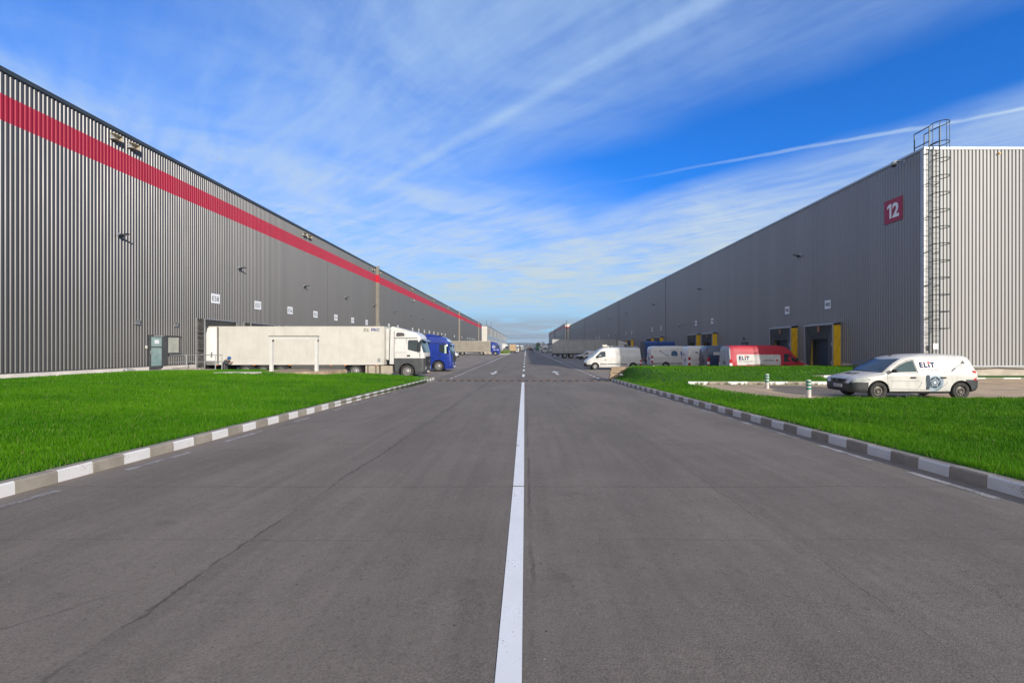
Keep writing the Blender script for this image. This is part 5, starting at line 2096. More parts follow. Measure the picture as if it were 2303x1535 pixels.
gl = thing('articulated_lorry', 'grey curtain-sided trailer whose back end sticks out of the right-hand shade', 'lorry', (21.95, 97.3, 0.0))
CURT = plain('grey_curtain', (0.40, 0.40, 0.39), .5, 0, .10, .7, 0, .25)
curtain(gl, -16.3, -2.8, 1.15, 4.02, [CURT, plain('curtain_strap', (0.20, 0.20, 0.20), .6), plain('pale_grey_rail', (0.34, 0.34, 0.34), .5)], .95)
tractor(gl, WHITE, DKGREY, LV_TALL, 1.5, detail=False, top=3.95)
trailer_running_gear(gl, -16.3, [-14.7 + 1.0, -12.35 , -11.0][0:2], wr=.52)
mb = MB()
mb.box(-15.45, -14.85, -1.2, -.8, .45, .95)
mb.build('pallet_box', BLACK, gl)

sl_ = thing('articulated_lorry', 'beige curtain-sided lorry with a blue cab bearing a white star emblem', 'lorry', (-7.65, 136.3, 0.0), 0, None, 1.05)
CURTB = plain('beige_curtain', (0.26, 0.235, 0.19), .55, 0, .12, .7, 0, .25)
curtain(sl_, -15.6, -2.75, 1.10, 3.98, [CURTB, plain('beige_strap', (0.25, 0.23, 0.19), .6), plain('beige_rail', (0.48, 0.44, 0.37), .5)], .62)
cb, body = tractor(sl_, BLUE, BLUE, LV_TALL, 1.5, detail=False, blue=True, top=3.9)
trailer_running_gear(sl_, -15.6, [-13.2, -11.9, -10.6])
mb = MB()
c0, z0 = -1.75, 2.35
N = 30
for sd in (-1,):
    y = -(cb.w(z0) + .014)
    vs = []
    for i in range(N):
        a = 2 * math.pi * i / N
        vs += [(c0 + .44 * math.cos(a), y, z0 + .44 * math.sin(a)), (c0 + .37 * math.cos(a), y, z0 + .37 * math.sin(a))]
    mb.add(vs, [(2 * i, 2 * i + 1, (2 * i + 3) % (2 * N), (2 * i + 2) % (2 * N)) for i in range(N)])
    for k in range(3):
        a = R(90 + 120 * k)
        b = R(90 + 120 * k + 60)
        c = R(90 + 120 * k - 60)
        mb.add([(c0, y, z0), (c0 + .08 * math.cos(c), y, z0 + .08 * math.sin(c)), (c0 + .40 * math.cos(a), y, z0 + .40 * math.sin(a)), (c0 + .08 * math.cos(b), y, z0 + .08 * math.sin(b))], [(0, 1, 2, 3)])
mb.build('star_emblem', BOARD, body)
mb = MB()
for a, b in ((-1.85, -1.15), (-.95, -.30)):
    mb.box(a, b, -(cb.w(1.6) + .012), -(cb.w(1.6) + .004), 1.50, 1.60)
mb.build('door_stripe', BOARD, body)

# lorry with a blue tarpaulin body
tl = thing('tarpaulin_lorry', 'lorry with a blue tarpaulin body and dark grey rear sheet by the right-hand docks', 'lorry', (22.0, 62.2, 0.0))
BTARP = plain('blue_tarpaulin', (0.012, 0.055, 0.23), .45, 0, .15, .6)
mb = MB()
vs = []
n = 22
for i in range(n + 1):
    x = -6.0 + 4.0 * i / n
    sag = .06 * math.sin(i * .9)
    prof = [(-1.24, .95), (-1.26 + .015 * math.sin(i * 1.7), 1.6), (-1.25 + .02 * math.sin(i * 2.1), 2.4), (-1.2, 2.92), (-.9, 3.08 + sag * .4), (0, 3.14 + sag * .5), (.9, 3.08 + sag * .4), (1.2, 2.92), (1.25, 2.4), (1.25, 1.6), (1.24, .95)]
    vs += [(x, y, z) for y, z in prof]
k = 11
fs = [(i * k + j, (i + 1) * k + j, (i + 1) * k + j + 1, i * k + j + 1) for i in range(n) for j in range(k - 1)]
mb.add(vs, fs)
mb.add(vs[-k:], [tuple(range(k))])
mb.build('tarpaulin', BTARP, tl, smooth=50)
mb = MB()
mb.prism([(-6.01, y, z) for y, z in prof], (-.03, 0, 0))
mb.build('rear_sheet', plain('dark_rear_sheet', (0.045, 0.05, 0.055), .5), tl)
mb = MB()
mb.box(-6.05, -2.0, -1.25, 1.25, .78, .95)
mb.box(-6.05, -.6, -.45, .45, .55, .8)
mb.box(-6.1, -6.0, -1.2, 1.2, .45, .6)
mb.build('bed', plain('grey_bed', (0.12, 0.12, 0.12), .6), tl)
mb = MB()
for sd in (1, -1):
    mb.box(-6.13, -6.05, sd * .85, sd * 1.15, .66, .8)
mb.build('tail_light', REDLENS, tl)
for x in (-5.0, -1.0):
    for sd in (1, -1):
        wheel(tl, x, sd * 1.0, .42, .3, sd, True, n=20)
cbx = Cab([(0.4, -1.85, -.1, 1.0), (.9, -1.9, 0, 1.05), (1.5, -1.9, -.08, 1.05), (2.2, -1.9, -.35, 1.0), (2.45, -1.9, -.6, .92)])
bo = cbx.body(tl, [plain('red_cab_paint', (0.30, 0.02, 0.02), .35), BUMPER], .6)
mb = MB()
cbx.side(mb, [(-.35, 1.5), (-1.2, 1.5), (-1.2, 2.15), (-.5, 2.15)])
cbx.front(mb, [(-.9, 1.5), (.9, 2.15)])
mb.build('cab_glass', GLASS, bo)


# vehicles far down the road
FAR = None


def far_tractor(label, loc, rz, paint, lower, sc_=1.0, lv=LV_TALL):
    t = thing('tractor_unit', label, 'lorry', loc, rz, FAR, sc_)
    tractor(t, paint, lower, lv, 1.5, detail=False, top=3.85)
    return t


far_tractor('white tractor unit standing behind the small grass island, docked on the left', (-7.0, 187.0, 0), 0, WHITE, WHITE)
far_tractor('green tractor unit parked far along the right-hand side', (7.0, 328.0, 0), R(180), plain('bright_green_paint', (0.01, 0.19, 0.03), .3), plain('bright_green_paint', (0.01, 0.19, 0.03), .3))
far_tractor('white tractor unit beside the far green one', (8.0, 262.0, 0), R(180), WHITE, WHITE)
yt = far_tractor('white and yellow lorry coming towards us far down the left lane', (-3.0, 336.0, 0), R(-90), WHITE, WHITE, 1.0)
mb = MB()
mb.box(-9.5, -2.8, -1.25, 1.25, 1.0, 3.9)
mb.build('cargo_box', plain('amber_box', (0.60, 0.30, 0.03), .45), yt)
wt_ = far_tractor('white lorry front half hidden behind the tan box lorry', (-4.6, 232.0, 0), R(-90), WHITE, WHITE, .95)

tb_ = thing('box_lorry', 'tan box lorry seen from behind driving away on the left', 'lorry', (-5.2, 181.0, 0), R(90))
TAN = plain('tan_box', (0.42, 0.30, 0.17), .6, 0, .1, .8, 0, .2)
mb = MB()
mb.box(0, 8, -1.22, 1.22, .95, 3.55, 0)
mb.box(-.012, 0, -1.22, 1.22, .95, 3.55, 0)
bx = mb.build('cargo_box', TAN, tb_)
mb = MB()
mb.box(-.03, -.012, -.025, .025, 2.5, 3.5)
mb.box(-.03, -.012, -1.2, 1.2, 2.42, 2.46)
mb.build('door_bar', plain('brown_bar', (0.16, 0.10, 0.06), .6), bx)
mb = MB()
mb.box(.1, 10, -.45, .45, .5, .9)
mb.box(0, .1, -1.15, 1.15, .45, .62)
mb.build('chassis', BLACK, tb_)
for x in (1.6, 8.9):
    for sd in (1, -1):
        wheel(tb_, x, sd * 1.0, .48, .4, sd, True, n=18)
cbx = Cab([(0.5, -1.9, -.1, 1.1), (1.5, -1.9, 0, 1.12), (2.6, -1.9, -.4, 1.05), (2.75, -1.9, -.7, .95)])
co_ = cbx.body(tb_, [WHITE, BUMPER], .8)
co_.location = (10.2, 0, 0)

dk = thing('bonneted_lorry', 'dark brown bonneted lorry with a glassy cab facing us past the tan box lorry', 'lorry', (-3.95, 274.0, 0), R(-90))
BR = plain('rusty_brown_paint', (0.15, 0.075, 0.035), .5, 0, .2, 1, 0, .2)
mb = MB()
mb.prism([(0, -1.2, .75), (0, -1.2, 1.45), (-1.5, -1.2, 1.75), (-1.5, -1.2, .75)], (0, 2.4, 0), 0)
mb.box(-4.5, -1.5, -1.25, 1.25, .75, 1.5, 0)
bo = mb.build('body', BR, dk, bevel=.06)
mb = MB()
mb.prism([(-1.3, -.95, 1.7), (-1.8, -.85, 3.0), (-3.2, -.85, 3.0), (-3.3, -.95, 1.5)], (0, 1.85, 0))
mb.build('cab', plain('olive_cab', (0.13, 0.12, 0.08), .5), dk, bevel=.05)
mb = MB()
mb.prism([(-1.28, -.8, 1.85), (-1.28, .8, 1.85), (-1.70, .74, 2.85), (-1.70, -.74, 2.85)], (.03, 0, .01))
mb.build('windscreen', GLASS, dk)
mb = MB()
mb.box(0, .2, -1.2, 1.2, .45, .85)
mb.build('bumper', BLACK, dk)
for x in (-.7, -3.6):
    for sd in (1, -1):
        wheel(dk, x, sd * 1.05, .55, .4, sd, True, n=18)

bv = thing('box_van', 'white box van facing us on the right of the far road', 'van', (7.75, 181.0, 0), R(-90))
vk = Van([(0, .4, .8, .7, .66), (.08, .32, .98, .86, .82), (.3, .3, 1.08, .92, .87), (.8, .3, 1.22, .95, .87), (1.3, .3, 1.9, .95, .82), (1.6, .3, 2.1, .95, .8), (2.2, .3, 2.12, .95, .8)], 1.25, [.4, .55, .7, .9, 1.1, 1.3, 1.6, 1.9])
vk.body('cab', [WHITE, BUMPER], bv, lambda x, y, z: 1 if z < .62 and x > -.5 else 0)
mb = MB()
vk.screen(mb, .84, 1.36, .09)
mb.build('windscreen', GLASS, bv, smooth=40)
mb = MB()
mb.box(-6.2, -1.75, -1.12, 1.12, .85, 3.05)
mb.prism([(-1.75, -1.05, 2.15), (-1.2, -1.0, 2.2), (-1.35, -1.0, 2.75), (-1.75, -1.05, 3.05)], (0, 2.1, 0))
mb.build('cargo_box', WHITE, bv, bevel=.05)
mb = MB()
mb.box(.01, .05, -.55, .55, .68, .88)
mb.build('grille', BLACK, bv)
for sd in (1, -1):
    mb = MB()
    mb.box(-.1, .03, sd * .58, sd * .8, .72, .9)
    mb.build('headlight', CHROME, bv)
    mb = MB()
    mb.box(-1.15, -1.05, sd * 1.05, sd * 1.28, 1.25, 1.62)
    mb.build('mirror', BUMPER, bv)
for x in (-.95, -4.6):
    for sd in (1, -1):
        wheel(bv, x, sd * .86, .36, .24, sd, n=18)

dt = thing('box_trailer', 'dark-topped grey trailer standing beyond the far white box van', 'trailer', (9.6, 206.0, 0), R(180))
mb = MB()
mb.box(-13.0, 0, -1.25, 1.25, 1.0, 3.75, 0)
mb.box(-13.0, .05, -1.28, 1.28, 3.75, 3.98, 1)
mb.build('trailer_box', [plain('grey_trailer', (0.30, 0.31, 0.33), .5), BLACK], dt)
trailer_running_gear(dt, -13.0, [-10.6, -9.3])

fb = thing('flatbed_lorry', 'dark flatbed lorry with a reddish load in the far right lane', 'lorry', (3.4, 294.0, 0), R(90))
mb = MB()
mb.box(0, 5.5, -1.1, 1.1, .8, 1.05, 0)
mb.box(0, .1, -1.1, 1.1, .8, 1.5, 1)
mb.box(.6, 3.5, -.9, .9, 1.05, 1.5, 1)
mb.build('bed', [BLACK, plain('rust_red_load', (0.25, 0.07, 0.05), .7)], fb, bevel=.02)
cbx = Cab([(0.45, -1.7, -.1, 1.0), (1.2, -1.7, 0, 1.02), (2.1, -1.7, -.35, .95), (2.25, -1.7, -.6, .88)])
co_ = cbx.body(fb, [plain('slate_cab', (0.10, 0.11, 0.13), .4), BUMPER], .7)
co_.location = (7.3, 0, 0)
for x in (1.2, 6.3):
    for sd in (1, -1):
        wheel(fb, x, sd * .95, .42, .3, sd, True, n=16)

mx = thing('tanker_lorry', 'pale orange round-backed tanker lorry at the far end of the road', 'lorry', (2.3, 390.0, 0), R(90))
mb = MB()
mb.lathe([(.25, 0), (.85, .25), (1.2, .9), (1.25, 5.2), (1.0, 5.8), (.3, 6.0)], (0, 0, 2.2), 'x', 24)
mb.build('tank', plain('pale_orange_tank', (0.62, 0.42, 0.26), .45), mx, smooth=40)
mb = MB()
mb.box(0, 8.5, -.5, .5, .6, 1.05)
mb.build('chassis', BLACK, mx)
cbx = Cab([(0.45, -2, -.1, 1.15), (1.4, -2, 0, 1.2), (3.0, -2, -.3, 1.15), (3.3, -2, -.7, 1.0)])
co_ = cbx.body(mx, [plain('pale_red_cab', (0.45, 0.12, 0.09), .4), BUMPER], .8)
co_.location = (8.8, 0, 0)
for x in (1.4, 2.7, 7.6):
    for sd in (1, -1):
        wheel(mx, x, sd * 1.0, .5, .4, sd, True, n=16)
gp = thing('pickup', 'grey pickup facing us just left of the far green tractor unit', 'pickup', (6.3, 318.0, 0), R(-90), None, 1.25)
vk = Van([(0, .4, .8, .7, .66), (.08, .32, .98, .82, .8), (.9, .3, 1.08, .88, .82), (1.1, .3, 1.15, .9, .8), (1.7, .3, 1.72, .9, .72), (2.9, .3, 1.75, .9, .72), (3.2, .3, 1.2, .9, .8), (5.0, .35, 1.12, .9, .85)], 1.1, [.4, .55, .7, .9, 1.1, 1.3, 1.5])
vk.body('body', [plain('grey_pickup_paint', (0.24, 0.26, 0.28), .35, .2), BUMPER], gp, lambda x, y, z: 1 if z < .55 else 0)
mb = MB()
vk.screen(mb, 1.15, 1.7, .09)
mb.build('windscreen', GLASS, gp, smooth=40)
for x in (-.9, -4.0):
    for sd in (1, -1):
        wheel(gp, x, sd * .8, .38, .24, sd, n=16)
# ------------------------------------------------------------------ things on the walls
XL = WL + 0.006        # face of the outer ribs on the left wall
XR_ = WR - 0.006


def dock_sign(side, y, z, w, h, txt, label, group):
    mb = MB()
    if side < 0:
        mb.box(0.0, 0.015, -w / 2, w / 2, -h / 2, h / 2)
        o = mb.build('dock_sign', BOARD, None, loc=(XL, y, z))
    else:
        mb.box(-0.015, 0.0, -w / 2, w / 2, -h / 2, h / 2)
        o = mb.build('dock_sign', BOARD, None, loc=(XR_, y, z))
    tag(o, label, 'sign', group)
    if txt:
        mb = MB()
        if side < 0:
            put_text(mb, txt, h * .50, (.017, 0, -.01), (0, 1, 0), (0, 0, 1), 0.0, w * .76)
        else:
            put_text(mb, txt, h * .46, (-.017, 0, 0), (0, -1, 0), (0, 0, 1), .03, w * .80)
        mb.build('lettering', LETTER, o)
    return o


GE = 'white dock number signs on the left warehouse'
for k in range(19):
    if k == 10:
        continue
    n = 58 - k
    dock_sign(-1, 35.5 + 5.63 * k, 6.10, .99, .74, 'E%d' % n, 'white dock sign reading E%d on the left warehouse wall' % n, GE)
last = None
for i, y in enumerate((154.5, 172.8, 189, 195, 201, 206.5, 212, 217)):
    dock_sign(-1, y, 6.10, .99, .74, '', 'tiny far white sign near the left warehouse end, unreadable from the road', GE)
GW = 'white dock number signs on the right warehouse'
for k, y in enumerate((34.2, 39.5, 55.4, 60.7, 76.4, 81.7, 97.4, 102.8)):
    dock_sign(1, y, 5.52, .66, .64, 'W%02d' % (k + 1), 'white dock sign reading W%02d on the shaded right warehouse wall' % (k + 1), GW)
for y in (125, 140, 146, 166, 171, 190, 196):
    dock_sign(1, y, 5.52, .66, .64, '', 'tiny far white sign on the shaded right wall, unreadable from the road', GW)

# the big red 12
mb = MB()
mb.box(-.02, 0, -.70, .70, -.72, .72)
o = mb.build('building_number_sign', plain('crimson_sign', (0.34, 0.008, 0.045), .5, 0, .05, 1), None, loc=(XR_, 28.1, 10.75))
tag(o, 'square crimson sign with a white number 12 high on the shaded right wall', 'sign')
mb = MB()
put_text(mb, '2', .90, (-.022, -.19, 0.0), (0, -1, 0), (0, 0, 1), .035, .50)
for q in ([(.13, -.45), (.13, .45), (.28, .45), (.28, -.45)], [(.28, .45), (.28, .28), (.46, .16), (.46, .31)]):
    mb.prism([(-.024, y_, z_) for y_, z_ in q], (.01, 0, 0))
mb.build('number', BOARD, o)


# wall lamps: bracket and tilted flat head
def lamp(side, y, z, label, group):
    t = thing('wall_lamp', label, 'lamp', (XL if side < 0 else XR_, y, z), 0 if side < 0 else R(180), group, .70)
    mb = MB()
    mb.box(0, .05, -.12, .12, -.16, .16)
    mb.tube([(.04, 0, .02), (.30, 0, -.02)], .035, 8)
    mb.build('bracket', STEEL, t)
    mb = MB()
    mb.prism([(.14, -.20, -.11), (.86, -.15, .02), (.86, .15, .02), (.14, .20, -.11)], (0, 0, .07))
    mb.prism([(.14, -.2, -.105), (.40, -.2, -.06), (.34, -.16, -.2), (.18, -.16, -.22)], (0, .36, 0))
    h = mb.build('lamp_head', DKSTEEL, t, bevel=.015)
    mb = MB()
    mb.prism([(.44, -.14, -.058), (.80, -.12, .005), (.80, .12, .005), (.44, .14, -.058)], (0, 0, -.01))
    mb.build('lens', plain('frosted_lens', (0.45, 0.46, 0.46), .3), h)
    return t


GLl = 'wall lamps in a row along the left warehouse'
ys = [27.05 + 11.3 * k for k in range(11)] + [158.5, 176.5, 199, 211, 222, 237]
place = ['nearest wall lamp, high on the left wall over the green lawn', 'wall lamp above the dock sign reading E57', 'wall lamp on the left wall between signs E56 and E55, above them', 'wall lamp above the dock sign reading E54',
         'wall lamp just past the first beige fin of the left wall', 'second wall lamp past the first beige fin', 'third wall lamp past the first beige fin', 'fourth wall lamp past the first beige fin',
         'fifth wall lamp past the first beige fin', 'sixth wall lamp past the first beige fin', 'seventh wall lamp past the first beige fin', 'last wall lamp before the second beige fin', 'wall lamp just past the second beige fin of the left wall',
         'second wall lamp past the second beige fin', 'third wall lamp past the second beige fin', 'last wall lamp before the third beige fin', 'wall lamp at the far end of the left warehouse']
l0 = lamp(-1, ys[0], 9.0, place[0], GLl)
for y, lab in zip(ys[1:], place[1:]):
    dup(l0, (XL, y, 9.0), None, lab)
GRl = 'wall lamps in a row along the right warehouse'
names = ['nearest wall lamp on the shaded right wall, above sign W02', 'wall lamp above the paired signs W03 and W04', 'wall lamp above the paired signs W05 and W06', 'wall lamp above the paired signs W07 and W08',
         'fifth wall lamp along the shaded right wall', 'sixth wall lamp along the shaded right wall', 'seventh wall lamp along the shaded right wall', 'eighth wall lamp along the shaded right wall', 'ninth and farthest wall lamp along the shaded right wall']
r0 = lamp(1, 37.6, 9.9, names[0], GRl)
for k, lab in enumerate(names[1:], 1):
    dup(r0, (XR_, 37.6 + 21.3 * k, 9.9), None, lab)
GFl = 'small wall lamps on the distant banded warehouse'
for k in range(5):
    dup(r0, (20.75, 254 + 13 * k, 8.6), None, 'small dark wall lamp on the distant banded warehouse', GFl)
e0 = dup(r0, (23.4, 239.7, 8.4), R(-90), 'dark wall lamp on the white end of the distant banded warehouse')
del e0['group']


# box floodlights in pairs over the stripe
def flood(y, z, label, group):
    t = thing('floodlight', label, 'floodlight', (XL, y, z), 0, group)
    mb = MB()
    mb.prism([(.0, -.28, .17), (.32, -.24, .12), (.32, .24, .12), (0, .28, .17)], (0, 0, .025))
    mb.prism([(.0, -.28, -.17), (.30, -.24, -.17), (.30, .24, -.17), (0, .28, -.17)], (0, 0, .02))
    mb.prism([(0, .25, -.17), (.30, .23, -.17), (.32, .23, .13), (0, .25, .17)], (0, .02, 0))
    mb.build('housing', plain('beige_lamp_housing', (0.42, 0.37, 0.28), .5), t)
    mb = MB()
    mb.box(.01, .03, -.24, .24, -.14, .15)
    mb.build('reflector', CHROME, t)
    return t


GFf = 'beige box floodlights over the crimson stripe'
fls = [(26.75, 'beige box floodlight under the coping, first of the nearest pair'), (27.95, 'beige box floodlight under the coping, second of the nearest pair'), (49.6, 'small floodlight under the coping, left one of the middle pair'), (50.7, 'small floodlight under the coping, right one of the middle pair'),
       (71.9, 'small floodlight just before the first beige fin'), (74.9, 'small floodlight just past the first beige fin'), (96.4, 'small floodlight between the first and second beige fins, nearest of three'), (119, 'small floodlight between the first and second beige fins, middle of three'), (141, 'small floodlight between the first and second beige fins, farthest of three')]
f0 = flood(fls[0][0], 14.62, fls[0][1], GFf)
for y, lab in fls[1:]:
    dup(f0, (XL, y, 14.62), None, lab)


# surveillance cameras
def cctv(x, y, z, rz, label):
    t = thing('security_camera', label, 'camera', (x, y, z), rz)
    mb = MB()
    mb.tube([(0, 0, 0), (.5, 0, .05), (.62, 0, 0)], .035, 8)
    mb.box(-.02, .03, -.08, .08, -.1, .1)
    mb.build('arm', STEEL, t)
    mb = MB()
    mb.lathe([(.03, .02), (.13, -.02), (.16, -.12), (.15, -.2)], (.62, 0, 0), 'z', 16)
    mb.build('housing', plain('grey_camera_shell', (0.34, 0.36, 0.37), .4), t, smooth=40)
    mb = MB()
    mb.lathe([(.14, -.2), (.12, -.27), (.06, -.32), (.01, -.33)], (.62, 0, 0), 'z', 14)
    mb.build('dome', GLASS, t, smooth=50)
    return t


cctv(WR - .0, 27.3, 13.42, R(180), 'dome camera under the roof edge at the corner of warehouse 12')
cctv(WR, 65.5, 5.6, R(180), 'dome camera arm on the right wall between the paired docks W04 and W05')
cctv(WR, 111.5, 5.6, R(180), 'dome camera on the shaded right wall beyond sign W08')
cctv(WL + .63, 165.2, 12.4, 0, 'white camera under the stripe at the second beige fin')
cctv(XL, 96.4, 12.3, 0, 'small white camera under the stripe between the first two beige fins')

# caged roof ladder at the corner of warehouse 12
ld = thing('roof_ladder', 'tall dark caged ladder up the sunlit corner of warehouse 12', 'ladder', (23.1, 25.72, 0.7))
z0, z1 = 1.2, 14.78
bx, by, bz = ld.location
mb = MB()
for x in (-.29, .29):
    mb.box(x - .035, x + .035, -.02, .02, z0 - bz, z1 - bz)
mb.build('rail', DKSTEEL, ld)
mb = MB()
z = z0 + .3
while z < 13.8:
    mb.tube([(-.29, 0, z - bz), (.29, 0, z - bz)], .013, 6)
    z += .29
mb.build('rungs', DKSTEEL, ld)
mb = MB()
zz = 3.35
hoops = []
while zz < 14.9:
    hoops.append(zz)
    zz += .938
hoops[-1] = z1
hp = lambda z: [(.39 * math.cos(R(225 - 270 * i / 18)), -.32 - .43 * math.sin(R(225 - 270 * i / 18)), z - bz) for i in range(19)]
for z in hoops:
    mb.tube(hp(z), .022, 6)
mb.build('hoop', DKSTEEL, ld)
mb = MB()
for i in (3, 6, 9, 12, 15):
    q = hp(0)[i]
    mb.tube([(q[0], q[1], 3.35 - bz), (q[0], q[1], z1 - bz)], .016, 6)
mb.build('cage_bar', DKSTEEL, ld)
mb = MB()
for z in (1.9, 3.9, 5.8, 7.7, 9.7, 11.6, 13.3):
    for x in (-.29, .29):
        mb.tube([(x, 0, z - bz), (x, .30, z - bz)], .025, 6)
mb.build('wall_bracket', DKSTEEL, ld)
mb = MB()
for x in (-.29, .29):
    mb.tube([(x, 0, z1 - bz), (x, 1.0, z1 - bz)], .03, 6)
    mb.tube([(x, 0, 13.95 - bz), (x, 1.0, 13.95 - bz)], .03, 6)
    mb.tube([(x, 1.0, z1 - bz), (x, 1.0, 13.3 - bz)], .032, 6)
mb.build('hand_rail', DKSTEEL, ld)
mb = MB()
mb.box(-.12, .16, -.05, -.03, 2.22 - bz, 2.52 - bz)
s_ = mb.build('warning_plate', BOARD, ld)
mb = MB()
for k in range(3):
    mb.box(-.09, .13 - .04 * k, -.055, -.05, 2.45 - .08 * k - bz, 2.47 - .08 * k - bz)
mb.build('plate_lines', DKGREY, s_)
mb = MB()
mb.lathe([(.045, 0), (.06, .05), (.05, .09)], (0, 0, 0), 'y', 12)
o = mb.build('alarm_beacon', plain('amber_beacon', (0.75, 0.42, 0.02), .3), None, smooth=40, loc=(26.95, 25.86, 13.33))
tag(o, 'tiny amber beacon under the roof edge of the sunlit end wall', 'beacon')
mb = MB()
mb.tube([(24.6 + i * 1.2, 25.9, 1.14 - .04 * (i % 2)) for i in range(20)], .022, 6)
tag(mb.build('cable', BLACK), 'black cable slung along the foot of the sunlit end wall', 'cable')
mb = MB()
mb.tube([(-24.02, 27.15, .96), (-23.98, 27.4, 1.02), (-23.95, 27.7, .99), (-23.9, 27.9, .90)], .03, 6)
mb.tube([(-23.98, 27.3, 1.0), (-23.9, 27.3, .86)], .02, 6)
tag(mb.build('hose_tap', STEEL), 'bent grey hose tap at the foot of the left wall', 'tap')


# ------------------------------------------------------------------ lawn furniture
pf = thing('portal_frame', 'white steel goalpost frame standing on the concrete pad before the lorry', 'frame', (-14.36, 28.0, .84), 0, None, .895)
PW = plain('greyish_white_steel', (0.60, 0.59, 0.56), .45, 0, .06, 2, 0, .1)
for x0 in (-1.42, 1.68):
    mb = MB()
    mb.box(x0 - .10, x0 + .10, -.10, .10, -.4, 2.34)
    mb.build('post', PW, pf, bevel=.01)
mb = MB()
mb.box(-1.53, 1.79, -.11, .11, 2.18, 2.38, 0)
mb.box(-1.56, 1.82, -.14, .14, 2.38, 2.42, 1)
mb.build('crossbeam', [PW, DKSTEEL], pf)
mb = MB()
for x in (-1.28, 1.80):
    mb.box(x - .05, x + .05, -.09, -.02, 2.05, 2.14)
mb.build('bracket', BLACK, pf)

rl = thing('railing', 'galvanised pipe railing beside the office door and the first dock', 'railing', (-22.4, 31.4, .80))
for x in (-1.0, -.35, 1.0, 1.45):
    mb = MB()
    mb.tube([(x, 0, -.35), (x, 0, 1.0)], .028, 8)
    mb.build('post', STEEL, rl, smooth=40)
for z in (.52, .98):
    mb = MB()
    mb.tube([(-1.05, 0, z), (1.50, 0, z)], .025, 8)
    mb.tube([(-1.05, 0, z), (-1.05, -1.4, z)], .025, 8)
    mb.build('rail', STEEL, rl, smooth=40)
mb = MB()
mb.box(-24.0, -21.7, 31.0, 32.05, .3, .79)
tag(mb.build('ramp_landing', CONC, bevel=.02), 'pale concrete landing under the galvanised railing', 'landing')

GB = 'striped bollards beside the parking entrance'
def bollard(x, y, z, label):
    t = thing('bollard', label, 'bollard', (x, y, z), 0, GB)
    mb = MB()
    mb.lathe([(.085, -.05), (.085, .62), (.075, .65), (.05, .66), (.01, .662)], (0, 0, 0), 'z', 20)
    mb.build('post', plain('greyed_white_post', (0.55, 0.52, 0.47), .6, 0, .12, 5, 0, .25), t, smooth=40)
    for z_ in (.29, .42, .54):
        mb = MB()
        mb.lathe([(.088, z_), (.088, z_ + .07)], (0, 0, 0), 'z', 20)
        mb.build('band', plain('green_band', (0.005, 0.20, 0.13), .45), t, smooth=40)
    return t


b0 = bollard(11.0, 20.75, lot_z(20.7), 'white bollard with green bands farther from the road, by the white kerb')
dup(b0, (10.72, 17.25, lot_z(17.2)), None, 'white bollard with green bands nearer the road, at the nose of the white van')
mb = MB()
mb.tube([(-6.83, 32.4, .05), (-6.84, 32.42, .66)], .012, 6)
mb.box(-6.87, -6.81, 32.39, 32.43, .62, .70)
tag(mb.build('marker_stake', plain('rusty_stake', (0.16, 0.09, 0.05), .7)), 'thin rusty marker stake at the lawn tip before the blue tractor', 'stake')

# broken retaining wall at the far edge of the right lawn
mb = MB()
mb.prism([(5.75, 31.02, -.1), (5.70, 31.02, .25), (5.78, 31.02, .40), (5.74, 31.02, .58), (5.86, 31.02, .74), (5.80, 31.02, .86), (5.92, 31.02, .97), (7.2, 31.02, .985), (7.2, 31.02, -.1)], (0, .28, 0))
mb.box(7.2, 22.6, 31.02, 31.28, -.1, .985)
o = mb.build('retaining_wall', CONCB, bevel=.015)
tag(o, 'broken concrete retaining wall end at the far edge of the right lawn', 'wall')
mb = MB()
mb.box(5.86, 7.0, 31.005, 31.02, .56, .585)
mb.box(6.35, 6.8, 30.99, 31.02, .72, .74)
mb.build('crack', plain('crack_dark', (0.03, 0.025, 0.02), .9), o)


def stone(x, y, z, r, label):
    mb = MB()
    vs, fs = [], []
    bm = bmesh.new()
    bmesh.ops.create_icosphere(bm, subdivisions=2, radius=r)
    for v in bm.verts:
        v.co *= 1 + .25 * (random.random() - .5)
        v.co.z *= .6
    mb.add([v.co[:] for v in bm.verts], [tuple(v.index for v in f.verts) for f in bm.faces])
    bm.free()
    o = mb.build('stone', CONCW, None, loc=(x, y, z))
    o.rotation_euler = (.2, .3, random.random() * 6)
    tag(o, label, 'stone')


stone(6.35, 30.2, .48, .13, 'pale stone lying on the grass below the broken wall end')
stone(8.75, 31.1, 1.03, .10, 'pale stone sitting on top of the retaining wall')


# ------------------------------------------------------------------ people
def skinned(name, joints, bones, root, mats, matfn=None):
    """one continuous body grown over a skeleton"""
    names = list(joints)
    me = bpy.data.meshes.new(name)
    me.from_pydata([joints[n][0] for n in names], [(names.index(a), names.index(b)) for a, b in bones], [])
    o = bpy.data.objects.new(name, me)
    C.objects.link(o)
    sk = o.modifiers.new('skin', 'SKIN')
    for i, n in enumerate(names):
        v = me.skin_vertices[0].data[i]
        v.radius = joints[n][1] if isinstance(joints[n][1], tuple) else (joints[n][1],) * 2
        v.use_root = i == 0
    sk.use_smooth_shade = True
    sb = o.modifiers.new('sub', 'SUBSURF')
    sb.levels = sb.render_levels = 1
    dg = bpy.context.evaluated_depsgraph_get()
    m2 = bpy.data.meshes.new_from_object(o.evaluated_get(dg))
    m2.materials.clear()
    for m in mats:
        m2.materials.append(m)
    if matfn:
        for p in m2.polygons:
            p.material_index = matfn(p.center)
    m2.polygons.foreach_set('use_smooth', [True] * len(m2.polygons))
    o.modifiers.clear()
    o.data = m2
    o.parent = root
    return o


SKIN = plain('skin', (0.42, 0.24, 0.16), .6)


